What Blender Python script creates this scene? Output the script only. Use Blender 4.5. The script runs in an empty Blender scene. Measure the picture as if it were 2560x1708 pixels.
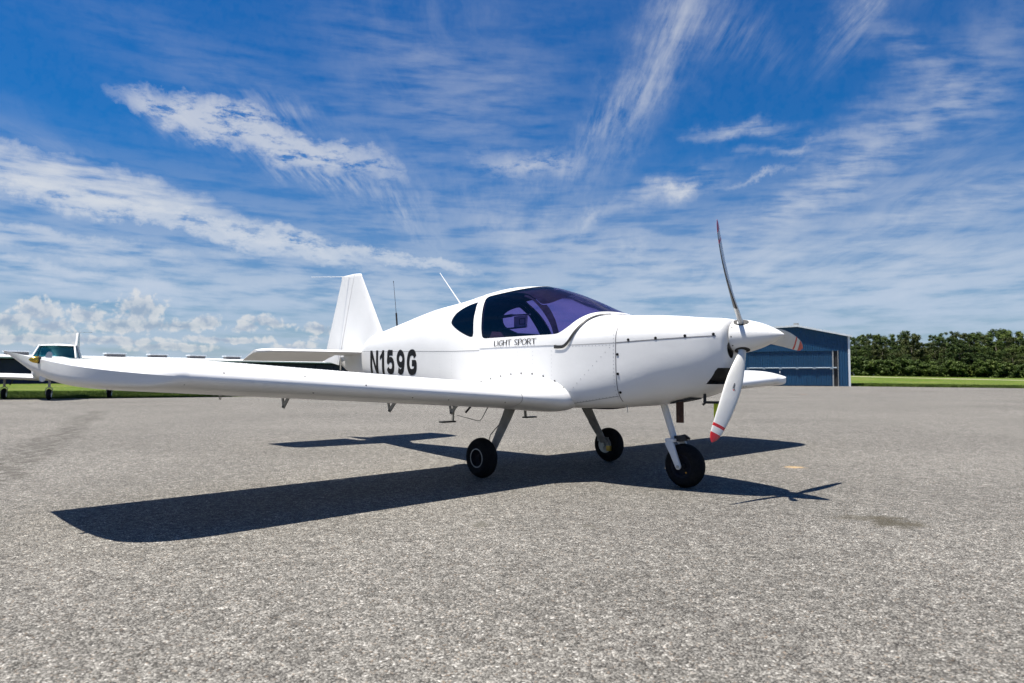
import bpy, bmesh, math, random
import numpy as np
from mathutils import Vector, Matrix, noise as mnoise

R = math.radians
scene = bpy.context.scene
COL = scene.collection

# ------------------------------------------------------------------ camera
FPX = 1711.29                       # focal length in pixels of the 2560-wide photograph
PITCH = R(2.8546)
cam_d = bpy.data.cameras.new('camera')
cam_d.sensor_width = 36.0
cam_d.lens = FPX / 2560 * 36.0
cam_d.clip_start = 0.05
cam_d.clip_end = 6000
cam_d.dof.use_dof = True
cam_d.dof.focus_distance = 6.3
cam_d.dof.aperture_fstop = 3.6
cam = bpy.data.objects.new('camera', cam_d)
COL.objects.link(cam)
cam.location = (0, 0, 0.9)
cam.rotation_euler = (math.pi / 2 + PITCH, 0, 0)
scene.camera = cam

# ------------------------------------------------------------------ exposure
vs = scene.view_settings
scene.display_settings.display_device = 'sRGB'
vs.view_transform = 'Standard'
vs.look = 'None'
vs.gamma = 1.0
vs.exposure = 0.95
vs.use_curve_mapping = False
scene.cycles.max_bounces = 8
scene.cycles.transparent_max_bounces = 12
scene.cycles.use_denoising = True
scene.cycles.use_adaptive_sampling = True
scene.cycles.adaptive_threshold = 0.015
scene.cycles.adaptive_min_samples = 12
scene.cycles.sample_clamp_indirect = 6.0
scene.cycles.caustics_reflective = False
scene.cycles.caustics_refractive = False

# ------------------------------------------------------------------ sun
SUN = Vector((-0.2878, -0.0502, 1.0)).normalized()       # towards the sun
sd = bpy.data.lights.new('sun', 'SUN')
sd.energy = 5.0
sd.angle = R(0.53)
sd.color = (1.0, 0.945, 0.85)
sun = bpy.data.objects.new('sun', sd)
COL.objects.link(sun)
sun.rotation_euler = (-SUN).to_track_quat('-Z', 'Y').to_euler()
sun.location = (-20, -5, 60)

# ------------------------------------------------------------------ node helpers
class NT:
    def __init__(s, tree):
        s.t = tree; s.n = tree.nodes; s.l = tree.links
    def link(s, a, b): s.l.new(a, b)
    def new(s, kind, **kw):
        nd = s.n.new(kind)
        for k, v in kw.items(): setattr(nd, k, v)
        return nd
    def put(s, sock, v):
        if hasattr(v, 'is_output') or hasattr(v, 'links'): s.l.new(v, sock)
        else: sock.default_value = v
    def math(s, op, a, b=None, c=None, clamp=False):
        nd = s.n.new('ShaderNodeMath'); nd.operation = op; nd.use_clamp = clamp
        s.put(nd.inputs[0], a)
        if b is not None: s.put(nd.inputs[1], b)
        if c is not None: s.put(nd.inputs[2], c)
        return nd.outputs[0]
    def vmath(s, op, a, b=None):
        nd = s.n.new('ShaderNodeVectorMath'); nd.operation = op
        s.put(nd.inputs[0], a)
        if b is not None: s.put(nd.inputs[1], b)
        return nd.outputs[0]
    def noise(s, vec, scale, detail=4, rough=.55, dist=0., out='Fac', dim='2D'):
        nd = s.n.new('ShaderNodeTexNoise'); nd.noise_dimensions = dim
        s.l.new(vec, nd.inputs['Vector'])
        nd.inputs['Scale'].default_value = scale; nd.inputs['Detail'].default_value = detail
        nd.inputs['Roughness'].default_value = rough; nd.inputs['Distortion'].default_value = dist
        return nd.outputs[out]
    def voro(s, vec, scale, feature='F1', rnd=1.0, dim='2D'):
        nd = s.n.new('ShaderNodeTexVoronoi'); nd.feature = feature; nd.voronoi_dimensions = dim
        s.l.new(vec, nd.inputs['Vector']); nd.inputs['Scale'].default_value = scale
        if 'Randomness' in nd.inputs: nd.inputs['Randomness'].default_value = rnd
        return nd
    def smooth(s, x, lo, hi, a=0., b=1.):
        nd = s.n.new('ShaderNodeMapRange'); nd.interpolation_type = 'SMOOTHSTEP'
        s.put(nd.inputs['Value'], x)
        nd.inputs['From Min'].default_value = lo; nd.inputs['From Max'].default_value = hi
        nd.inputs['To Min'].default_value = a; nd.inputs['To Max'].default_value = b
        return nd.outputs['Result']
    def lin(s, x, lo, hi, a=0., b=1.):
        nd = s.n.new('ShaderNodeMapRange')
        s.put(nd.inputs['Value'], x)
        nd.inputs['From Min'].default_value = lo; nd.inputs['From Max'].default_value = hi
        nd.inputs['To Min'].default_value = a; nd.inputs['To Max'].default_value = b
        return nd.outputs['Result']
    def mix(s, f, a, b, mode='MIX'):
        nd = s.n.new('ShaderNodeMix'); nd.data_type = 'RGBA'; nd.blend_type = mode
        s.put(nd.inputs[0], f)
        s.put(nd.inputs[6], a if not isinstance(a, tuple) else (*a, 1)[:4])
        s.put(nd.inputs[7], b if not isinstance(b, tuple) else (*b, 1)[:4])
        return nd.outputs[2]
    def ramp(s, x, stops, interp='LINEAR'):
        nd = s.n.new('ShaderNodeValToRGB'); s.l.new(x, nd.inputs[0])
        cr = nd.color_ramp; cr.interpolation = interp
        while len(cr.elements) > 1: cr.elements.remove(cr.elements[-1])
        cr.elements[0].position = stops[0][0]; cr.elements[0].color = (*stops[0][1], 1)
        for p, c in stops[1:]:
            e = cr.elements.new(p); e.color = (*c, 1)
        return nd.outputs[0]
    def comb(s, x, y, z=0.):
        nd = s.n.new('ShaderNodeCombineXYZ')
        s.put(nd.inputs[0], x); s.put(nd.inputs[1], y); s.put(nd.inputs[2], z)
        return nd.outputs[0]
    def sep(s, v):
        nd = s.n.new('ShaderNodeSeparateXYZ'); s.l.new(v, nd.inputs[0]); return nd.outputs
    def mapping(s, v, loc=(0, 0, 0), rot=(0, 0, 0), scale=(1, 1, 1)):
        nd = s.n.new('ShaderNodeMapping'); s.l.new(v, nd.inputs[0])
        nd.inputs['Location'].default_value = loc; nd.inputs['Rotation'].default_value = rot
        nd.inputs['Scale'].default_value = scale
        return nd.outputs[0]

# ------------------------------------------------------------------ sky
SKY_STRENGTH = 0.05
CLOUD = 0.395 / SKY_STRENGTH          # radiance of sunlit cloud in sky units
world = bpy.data.worlds.new('World')
scene.world = world
world.use_nodes = True
w = NT(world.node_tree)
w.n.clear()

def px_dir(px, py):
    """photograph pixel -> azimuth, elevation (fixed once; the clouds live in the sky's own coordinates)"""
    u, v = (px - 1280) / FPX, -(py - 854) / FPX
    y = math.cos(PITCH) - v * math.sin(PITCH); z = math.sin(PITCH) + v * math.cos(PITCH)
    return math.atan2(u, y), math.atan2(z, math.hypot(u, y))

def build_sky():
    sky = w.new('ShaderNodeTexSky', sky_type='NISHITA')
    sky.sun_disc = False
    sky.sun_elevation = math.asin(SUN.z)
    sky.sun_rotation = math.atan2(SUN.x, SUN.y)
    sky.air_density = 1.0; sky.dust_density = 0.35; sky.ozone_density = 3.0
    sky.altitude = 20
    tc = w.new('ShaderNodeTexCoord').outputs['Generated']
    d = w.vmath('NORMALIZE', tc)
    x, y, z = w.sep(d)
    zc = w.math('MAXIMUM', z, 0.0)
    el = w.math('ARCSINE', zc)
    az = w.math('ARCTAN2', x, y)
    ae = w.comb(az, el)
    # deep polarised blue aloft, paler towards the horizon
    tint = w.ramp(zc, [(0.0, (.48, .61, .71)), (.10, (.30, .60, .86)), (.30, (.010, .56, 1.06)), (.55, (.0, .54, 1.10)), (1.0, (.0, .50, 1.04))])
    blue = w.mix(1.0, sky.outputs[0], tint, 'MULTIPLY')
    # cloud layer coordinates (a flat layer high up, so streaks converge to the horizon)
    q = w.math('DIVIDE', 1.0, w.math('ADD', zc, 0.09))
    P = w.comb(w.math('MULTIPLY', x, q), w.math('MULTIPLY', y, q))
    st = w.mapping(P, rot=(0, 0, R(7)), scale=(1.0, .20, 1))
    warp = w.noise(P, 0.8, 3, .5, out='Color')
    warp = w.vmath('MULTIPLY', w.vmath('SUBTRACT', warp, (.5, .5, .5)), (.45, .14, 0))
    stw = w.vmath('ADD', st, warp)
    streak = w.noise(stw, 3.2, 9, .62)
    fine = w.noise(w.vmath('ADD', w.mapping(P, rot=(0, 0, R(7)), scale=(3.2, .55, 1)), warp), 3.0, 8, .65)
    cover = w.noise(P, .75, 3, .5)
    base = w.math('MULTIPLY', w.smooth(streak, .47, .74), w.smooth(cover, .42, .66))
    # cross-rippled mackerel texture
    rip = w.noise(w.vmath('ADD', w.mapping(P, rot=(0, 0, R(-50)), scale=(2.4, 5.5, 1)), warp), 2.4, 6, .52)
    fib = w.noise(w.vmath('ADD', w.mapping(P, rot=(0, 0, R(35)), scale=(13, 1.5, 1)), warp), 1.9, 7, .62)
    puff = w.noise(ae, 26, 8, .62)
    puffs = w.noise(w.mapping(ae, scale=(1, 2.6, 1)), 24, 9, .66)
    sheet = w.noise(w.mapping(ae, rot=(0, 0, R(7)), scale=(1, 6.0, 1)), 10, 9, .54)
    tex = dict(streak=w.smooth(streak, .27, .76), fine=w.smooth(fine, .28, .76), rip=w.smooth(rip, .25, .76),
               fib=w.smooth(fib, .27, .76), puff=w.smooth(puff, .30, .62), puffs=w.smooth(puffs, .32, .56),
               sheet=w.smooth(sheet, .24, .72))
    wob = w.noise(ae, 9, 6, .6, out='Color')
    wob = w.vmath('MULTIPLY', w.vmath('SUBTRACT', wob, (.5, .5, .5)), (.11, .05, 0))
    wob2 = w.noise(ae, 34, 6, .65, out='Color')
    wob = w.vmath('ADD', wob, w.vmath('MULTIPLY', w.vmath('SUBTRACT', wob2, (.5, .5, .5)), (.035, .022, 0)))
    aew = w.vmath('ADD', ae, wob)

    acc = {}
    def patch(px, py, ln, wd, ang, amp, kind, hard=False):
        a0, e0 = px_dir(px, py)
        m = w.new('ShaderNodeMapping', vector_type='TEXTURE')
        w.link(aew, m.inputs[0])
        m.inputs['Location'].default_value = (a0, e0, 0)
        m.inputs['Rotation'].default_value = (0, 0, R(ang))
        k = 1.75 if hard else 2.5
        m.inputs['Scale'].default_value = (ln / FPX * k, wd / FPX * k, 1)
        g = w.new('ShaderNodeTexGradient', gradient_type='SPHERICAL' if hard else 'QUADRATIC_SPHERE')
        w.link(m.outputs[0], g.inputs[0])
        g = g.outputs['Fac']
        if hard: g = w.math('MULTIPLY', g, 2.0, clamp=True)
        acc[kind] = w.math('MULTIPLY_ADD', g, amp, acc.get(kind, 0.0))

    L = [(643, 338, 200, 30, -11, 1.0, 'puffs', True), (425, 296, 50, 24, -8, .55, 'fib'), (690, 276, 90, 22, -4, .55, 'fib'),
         (130, 448, 240, 36, -7, 1.1, 'sheet', True), (300, 490, 150, 18, -7, .6, 'sheet'), (40, 420, 130, 26, -5, .5, 'sheet'),
         (470, 566, 300, 17, -9.5, 1.1, 'puffs', True), (740, 603, 110, 18, -9, .9, 'puffs', True), (1005, 650, 120, 11, -9, 1.0, 'puffs', True), (90, 598, 170, 20, -5, 1.0, 'sheet', True),
         (170, 690, 170, 13, -4, .9, 'sheet', True), (640, 638, 110, 8, -3, .8, 'sheet'), (300, 735, 260, 12, -3, .5, 'sheet'),
         (817, 452, 150, 22, -13, .55, 'fib'), (1013, 523, 90, 24, -48, .40, 'fib'), (1320, 405, 75, 22, -4, .70, 'puffs'),
         (1330, 470, 40, 60, 0, .20, 'fine'),
         (1600, 205, 240, 50, 52, .34, 'fib'), (1600, 215, 250, 70, 52, .20, 'puff'), (1700, 70, 130, 60, 62, .38, 'fib'), (1720, 60, 110, 60, 62, .18, 'rip'), (1830, 70, 110, 44, -35, .26, 'fib'), (1480, 330, 160, 26, 38, .32, 'fib'),
         (1857, 335, 75, 13, -4, .85, 'sheet'), (1985, 366, 110, 8, 4, .5, 'sheet'), (1669, 471, 70, 19, 14, 1.1, 'sheet'), (1680, 466, 40, 9, 14, .8, 'puff'),
         (1885, 436, 85, 5, 13, .55, 'sheet'), (2150, 400, 290, 60, 36, .42, 'rip'), (2150, 400, 290, 60, 36, .16, 'puff'), (1960, 520, 150, 28, 25, .40, 'rip'), (2380, 260, 150, 55, 20, .22, 'rip'),
         (2150, 30, 70, 30, 50, .5, 'fib'), (2255, 130, 140, 34, -45, .30, 'rip'), (2430, 506, 170, 30, 18, .5, 'rip'),
         (2050, 665, 600, 85, 0, .72, 'streak'), (2150, 745, 600, 60, 0, .85, 'sheet'), (1500, 630, 260, 50, -12, .45, 'sheet'), (1120, 300, 260, 110, -18, .20, 'sheet'), (1200, 230, 240, 110, 25, .20, 'rip'),
         (1050, 130, 170, 50, -12, .20, 'sheet'), (560, 200, 260, 70, -14, .14, 'sheet'), (700, 730, 560, 50, -1, .75, 'sheet'), (1250, 560, 160, 50, -30, .28, 'fine'), (1480, 540, 70, 18, 20, .55, 'puff'),
         (1600, 620, 40, 30, 0, .5, 'puff')]
    tot = w.math('MULTIPLY', base, .16)
    for p in L: patch(*p)
    for k in acc: tot = w.math('MULTIPLY_ADD', acc[k], tex[k], tot)
    # overall thin veil and horizon haze
    low = w.smooth(el, .0, .34, 1., 0.)
    veil = w.math('MULTIPLY', w.math('MULTIPLY', low, w.smooth(sheet, .30, .62, .25, 1.)), .80)
    hz = w.math('MULTIPLY', w.smooth(el, .0, .12, 1., 0.), .35)
    tot = w.math('ADD', w.math('MULTIPLY', tot, .92), w.math('ADD', veil, hz))
    tot = w.math('SUBTRACT', 1.0, w.math('POWER', 2.718, w.math('MULTIPLY', tot, -1.15)))
    ccol = w.mix(w.smooth(el, .02, .32), tuple(CLOUD * c for c in (.66, .79, 1.0)), tuple(CLOUD * c for c in (.97, .99, 1.02)))
    out = w.mix(tot, blue, ccol)
    # cumulus heaps low over the horizon
    bw = w.noise(ae, 20, 3, .5, out='Color')
    bw = w.vmath('MULTIPLY', w.vmath('SUBTRACT', bw, (.5, .5, .5)), (.02, .014, 0))
    cw = w.vmath('ADD', ae, bw)
    v1 = w.voro(cw, 62); v2 = w.voro(cw, 140)
    bil = w.math('SUBTRACT', 1.0, w.math('ADD', w.math('MULTIPLY', v1.outputs['Distance'], .62), w.math('MULTIPLY', v2.outputs['Distance'], .38)))
    fb = w.noise(cw, 55, 9, .66)
    bil = w.math('ADD', w.math('MULTIPLY', bil, .42), w.math('MULTIPLY', fb, .80))
    heaps = [(349, 772, 62, 48), (385, 812, 80, 22), (300, 815, 60, 25), (93, 778, 52, 38), (20, 806, 50, 30), (130, 815, 60, 22), (222, 790, 45, 28), (460, 816, 55, 18), (515, 803, 35, 22), (665, 808, 62, 20),
             (620, 820, 40, 12), (795, 823, 50, 18), (850, 815, 30, 18), (260, 852, 160, 14), (560, 850, 120, 12), (60, 850, 120, 14), (-120, 800, 90, 40), (-330, 810, 130, 40), (880, 850, 90, 14), (740, 868, 60, 16), (420, 870, 120, 12)]
    dens = None; topn = None
    for (px, py, rx, ry) in heaps:
        a0, e0 = px_dir(px, py)
        m = w.new('ShaderNodeMapping', vector_type='TEXTURE')
        w.link(cw, m.inputs[0]); m.inputs['Location'].default_value = (a0, e0, 0)
        m.inputs['Scale'].default_value = (rx / FPX * 1.4, ry / FPX * 1.25, 1)
        g = w.new('ShaderNodeTexGradient', gradient_type='SPHERICAL'); w.link(m.outputs[0], g.inputs[0]); g = g.outputs['Fac']
        dens = g if dens is None else w.math('MAXIMUM', dens, g)
    body = w.math('ADD', w.math('MULTIPLY', w.math('SUBTRACT', dens, .36), 2.2), w.math('MULTIPLY', w.math('SUBTRACT', bil, .60), 3.2))
    body = w.math('MULTIPLY', body, w.smooth(dens, .02, .2))
    cmask = w.math('MULTIPLY', w.smooth(body, -.10, .75), w.smooth(el, .012, .04))
    lit = w.math('ADD', w.smooth(bil, .46, .78, -.1, 1.0), w.smooth(body, .1, 1.5, .30, -.30), clamp=True)
    ccum = w.mix(lit, tuple(CLOUD * c for c in (.46, .56, .72)), tuple(CLOUD * c for c in (1.0, 1.0, 1.0)))
    out = w.mix(w.math('MULTIPLY', cmask, .70), out, ccum)
    bg = w.new('ShaderNodeBackground'); bg.inputs['Strength'].default_value = SKY_STRENGTH
    w.link(out, bg.inputs['Color'])
    o = w.new('ShaderNodeOutputWorld'); w.link(bg.outputs[0], o.inputs['Surface'])
build_sky()
world.cycles.sampling_method = 'MANUAL'
world.cycles.sample_map_resolution = 256

# ------------------------------------------------------------------ materials
MATS = {}
def mat(name, color, rough=.5, metal=0., coat=0., spec=.5, bump=None, var=None):
    m = bpy.data.materials.new(name); m.use_nodes = True
    t = NT(m.node_tree); b = t.n['Principled BSDF']
    b.inputs['Roughness'].default_value = rough; b.inputs['Metallic'].default_value = metal
    b.inputs['Coat Weight'].default_value = coat; b.inputs['Coat Roughness'].default_value = .06
    b.inputs['Specular IOR Level'].default_value = spec
    tc = t.new('ShaderNodeTexCoord').outputs['Object']
    sc, amt = var or (6., .10)
    nz = t.noise(tc, sc, 5, .6, dim='3D')
    dark = tuple(c * (1 - amt) for c in color); lite = tuple(min(1., c * (1 + amt * .5)) for c in color)
    t.link(t.mix(t.smooth(nz, .3, .7), dark, lite), b.inputs['Base Color'])
    t.link(t.lin(t.noise(tc, sc * 3, 4, .6, dim='3D'), .3, .7, rough * .85, min(1, rough * 1.2)), b.inputs['Roughness'])
    if bump:
        bn = t.new('ShaderNodeBump'); bn.inputs['Strength'].default_value = bump[1]; bn.inputs['Distance'].default_value = bump[2]
        t.link(t.noise(tc, bump[0], 4, .6, dim='3D'), bn.inputs['Height']); t.link(bn.outputs[0], b.inputs['Normal'])
    MATS[name] = m
    return m
WHITE = mat('white_paint', (.69, .69, .69), .36, coat=.15, var=(2.2, .035), bump=(2.4, .16, .02))
WHITE_METAL = mat('white_metal', (.68, .68, .68), .42, coat=.2, var=(3, .05))
GREY = mat('grey_metal', (.42, .42, .40), .45, metal=.4, var=(14, .15))
LEG = mat('gear_leg_paint', (.30, .29, .27), .5, var=(9, .18))
ALU = mat('aluminium', (.72, .72, .73), .35, metal=1., var=(20, .1))
BLACK = mat('black_rubber', (.012, .012, .013), .6, var=(30, .3))
TYRE = mat('tyre_rubber', (.010, .010, .011), .85, spec=.15, var=(40, .3), bump=(90, .3, .004))
DARK = mat('dark_interior', (.014, .014, .020), .8, spec=.2, var=(6, .3))
INK = mat('black_vinyl', (.005, .005, .006), .6, spec=.2, var=(8, .2))
SEAM = mat('panel_gap', (.17, .17, .18), .7, var=(30, .3))
RIVET = mat('rivet_grey', (.42, .42, .43), .45, var=(60, .3))
RED = mat('red_paint', (.50, .015, .012), .35, coat=.4, var=(20, .15))
BLADE = mat('blade_white', (.60, .595, .57), .32, coat=.4, var=(7, .06))
RUST = mat('exhaust_steel', (.075, .035, .022), .6, metal=.5, var=(24, .5))
YEL = mat('yellow_streamer', (.52, .58, .02), .7, var=(12, .2))
BRASS = mat('amber_lens', (.55, .38, .06), .18, metal=.75, var=(30, .2))
RING = mat('rim_ring_grey', (.36, .37, .38), .4, metal=.5)
ORANGE = mat('orange_cap', (.65, .30, .02), .5)
SEAT = mat('seat_fabric', (.05, .032, .030), .85, var=(18, .3))
SKIN_IN = mat('cabin_lining', (.025, .025, .032), .8, var=(8, .2))

BLADE_BACK = mat('blade_back_black', (.030, .030, .032), .5, var=(9, .3))
def glass_mat(name, tint, gloss=.04):
    m = bpy.data.materials.new(name); m.use_nodes = True
    t = NT(m.node_tree); t.n.clear()
    tr = t.new('ShaderNodeBsdfTransparent'); gl = t.new('ShaderNodeBsdfGlossy'); gl.inputs['Roughness'].default_value = .012
    gl.inputs['Color'].default_value = (1, 1, 1, 1)
    lw = t.new('ShaderNodeLayerWeight'); lw.inputs['Blend'].default_value = .12
    tc = t.new('ShaderNodeTexCoord').outputs['Object']
    t.link(t.mix(t.noise(tc, 3, 3, .5, dim='3D'), tuple(c * .9 for c in tint), tint), tr.inputs['Color'])
    mx = t.new('ShaderNodeMixShader')
    t.link(t.math('ADD', t.math('MULTIPLY', lw.outputs['Fresnel'], .75), gloss, clamp=True), mx.inputs[0])
    t.link(tr.outputs[0], mx.inputs[1]); t.link(gl.outputs[0], mx.inputs[2])
    o = t.new('ShaderNodeOutputMaterial'); t.link(mx.outputs[0], o.inputs['Surface'])
    return m
GLASS = glass_mat('tinted_canopy', (.53, .455, .755))
GLASS_TEAL = glass_mat('teal_window', (.10, .30, .34), .06)

# ------------------------------------------------------------------ object helpers
def link(o, parent=None, label=None, cat=None, group=None, kind=None):
    COL.objects.link(o)
    if parent is not None: o.parent = parent
    if label: o['label'] = label
    if cat: o['category'] = cat
    if group: o['group'] = group
    if kind: o['kind'] = kind
    return o
def mesh(name, verts, faces, material, parent=None, smooth=True, normals=None, matidx=None, angle=None, **kw):
    me = bpy.data.meshes.new(name)
    me.from_pydata([tuple(v) for v in verts], [], [tuple(f) for f in faces])
    for m in (material if isinstance(material, (list, tuple)) else [material]): me.materials.append(m)
    if matidx is not None: me.polygons.foreach_set('material_index', matidx)
    if smooth:
        me.polygons.foreach_set('use_smooth', [True] * len(me.polygons))
        if angle: me.set_sharp_from_angle(angle=R(angle))
        if normals is not None: me.normals_split_custom_set_from_vertices([tuple(n) for n in normals])
    me.update()
    return link(bpy.data.objects.new(name, me), parent, **kw)
def empty(name, loc=(0, 0, 0), rz=0., **kw):
    o = bpy.data.objects.new(name, None); o.location = loc; o.rotation_euler = (0, 0, rz); o.empty_display_size = .3
    return link(o, **kw)
class MB:
    """collects simple solids for ONE part"""
    def __init__(s): s.v = []; s.f = []
    def add(s, v, f):
        n = len(s.v); s.v += [tuple(p) for p in v]; s.f += [tuple(i + n for i in q) for q in f]; return s
    def box(s, c, size, rot=None):
        x, y, z = (a / 2 for a in size); M = rot or Matrix()
        M = M.to_3x3() if hasattr(M, 'to_3x3') else M
        vs_ = [Vector(c) + M @ Vector((i, j, k)) for i in (-x, x) for j in (-y, y) for k in (-z, z)]
        return s.add(vs_, [(0, 1, 3, 2), (4, 6, 7, 5), (0, 4, 5, 1), (2, 3, 7, 6), (0, 2, 6, 4), (1, 5, 7, 3)])
    def tube(s, pts, r, n=10, sx=1., caps=True):
        """round tube through pts; r a number or one per point"""
        pts = [Vector(p) for p in pts]; rs = r if isinstance(r, (list, tuple)) else [r] * len(pts)
        base = len(s.v); up = Vector((0, 0, 1))
        for i, p in enumerate(pts):
            t = (pts[min(i + 1, len(pts) - 1)] - pts[max(i - 1, 0)]).normalized()
            a = t.cross(up)
            if a.length < 1e-3: a = t.cross(Vector((1, 0, 0)))
            a.normalize(); b = t.cross(a)
            for k in range(n):
                an = 2 * math.pi * k / n
                s.v.append(tuple(p + a * (rs[i] * math.cos(an) * sx) + b * (rs[i] * math.sin(an))))
        for i in range(len(pts) - 1):
            for k in range(n):
                k2 = (k + 1) % n
                s.f.append((base + i * n + k, base + i * n + k2, base + (i + 1) * n + k2, base + (i + 1) * n + k))
        if caps:
            s.f.append(tuple(base + k for k in range(n))[::-1]); s.f.append(tuple(base + (len(pts) - 1) * n + k for k in range(n)))
        return s
    def lathe(s, prof, c, axis='y', n=40, closed=False):
        """prof: list of (along axis, radius)"""
        base = len(s.v)
        for (a, r) in prof:
            for k in range(n):
                an = 2 * math.pi * k / n; u, v = r * math.cos(an), r * math.sin(an)
                p = {'x': (a, u, v), 'y': (u, a, v), 'z': (u, v, a)}[axis]
                s.v.append((p[0] + c[0], p[1] + c[1], p[2] + c[2]))
        m = len(prof)
        for i in range(m if closed else m - 1):
            for k in range(n):
                k2 = (k + 1) % n; i2 = (i + 1) % m
                s.f.append((base + i * n + k, base + i * n + k2, base + i2 * n + k2, base + i2 * n + k))
        return s
    def prism(s, poly, axis, a0, a1):
        """extrude a 2D polygon; axis 'y': poly in (x,z); axis 'x': poly in (y,z)"""
        n = len(poly); base = len(s.v)
        for a in (a0, a1):
            for (p, q) in poly:
                s.v.append({'y': (p, a, q), 'x': (a, p, q), 'z': (p, q, a)}[axis])
        for k in range(n):
            k2 = (k + 1) % n; s.f.append((base + k, base + k2, base + n + k2, base + n + k))
        s.f.append(tuple(base + k for k in range(n))[::-1]); s.f.append(tuple(base + n + k for k in range(n)))
        return s
    def build(s, name, material, parent=None, smooth=False, angle=35, bevel=0., **kw):
        o = mesh(name, s.v, s.f, material, parent, smooth=True, angle=angle, **kw)
        bm = bmesh.new(); bm.from_mesh(o.data)
        bmesh.ops.recalc_face_normals(bm, faces=bm.faces)
        if bevel: bmesh.ops.bevel(bm, geom=list(bm.edges), offset=bevel, segments=2, affect='EDGES', profile=.6)
        bm.to_mesh(o.data); bm.free()
        o.data.polygons.foreach_set('use_smooth', [True] * len(o.data.polygons))
        o.data.set_sharp_from_angle(angle=R(angle))
        return o

# ------------------------------------------------------------------ ground
def pchip(x, xs, ys):
    h = np.diff(xs); dl = np.diff(ys) / h; m = np.zeros(len(ys))
    for i in range(1, len(xs) - 1):
        if dl[i - 1] * dl[i] > 0:
            w1 = 2 * h[i] + h[i - 1]; w2 = h[i] + 2 * h[i - 1]
            m[i] = (w1 + w2) / (w1 / dl[i - 1] + w2 / dl[i])
    m[0] = dl[0]; m[-1] = dl[-1]
    x = min(max(x, xs[0]), xs[-1]); i = min(max(int(np.searchsorted(xs, x)) - 1, 0), len(xs) - 2)
    t = (x - xs[i]) / h[i]
    return float((1 + 2 * t) * (1 - t) ** 2 * ys[i] + t * (1 - t) ** 2 * h[i] * m[i] + t * t * (3 - 2 * t) * ys[i + 1] + t * t * (t - 1) * h[i] * m[i + 1])

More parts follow.
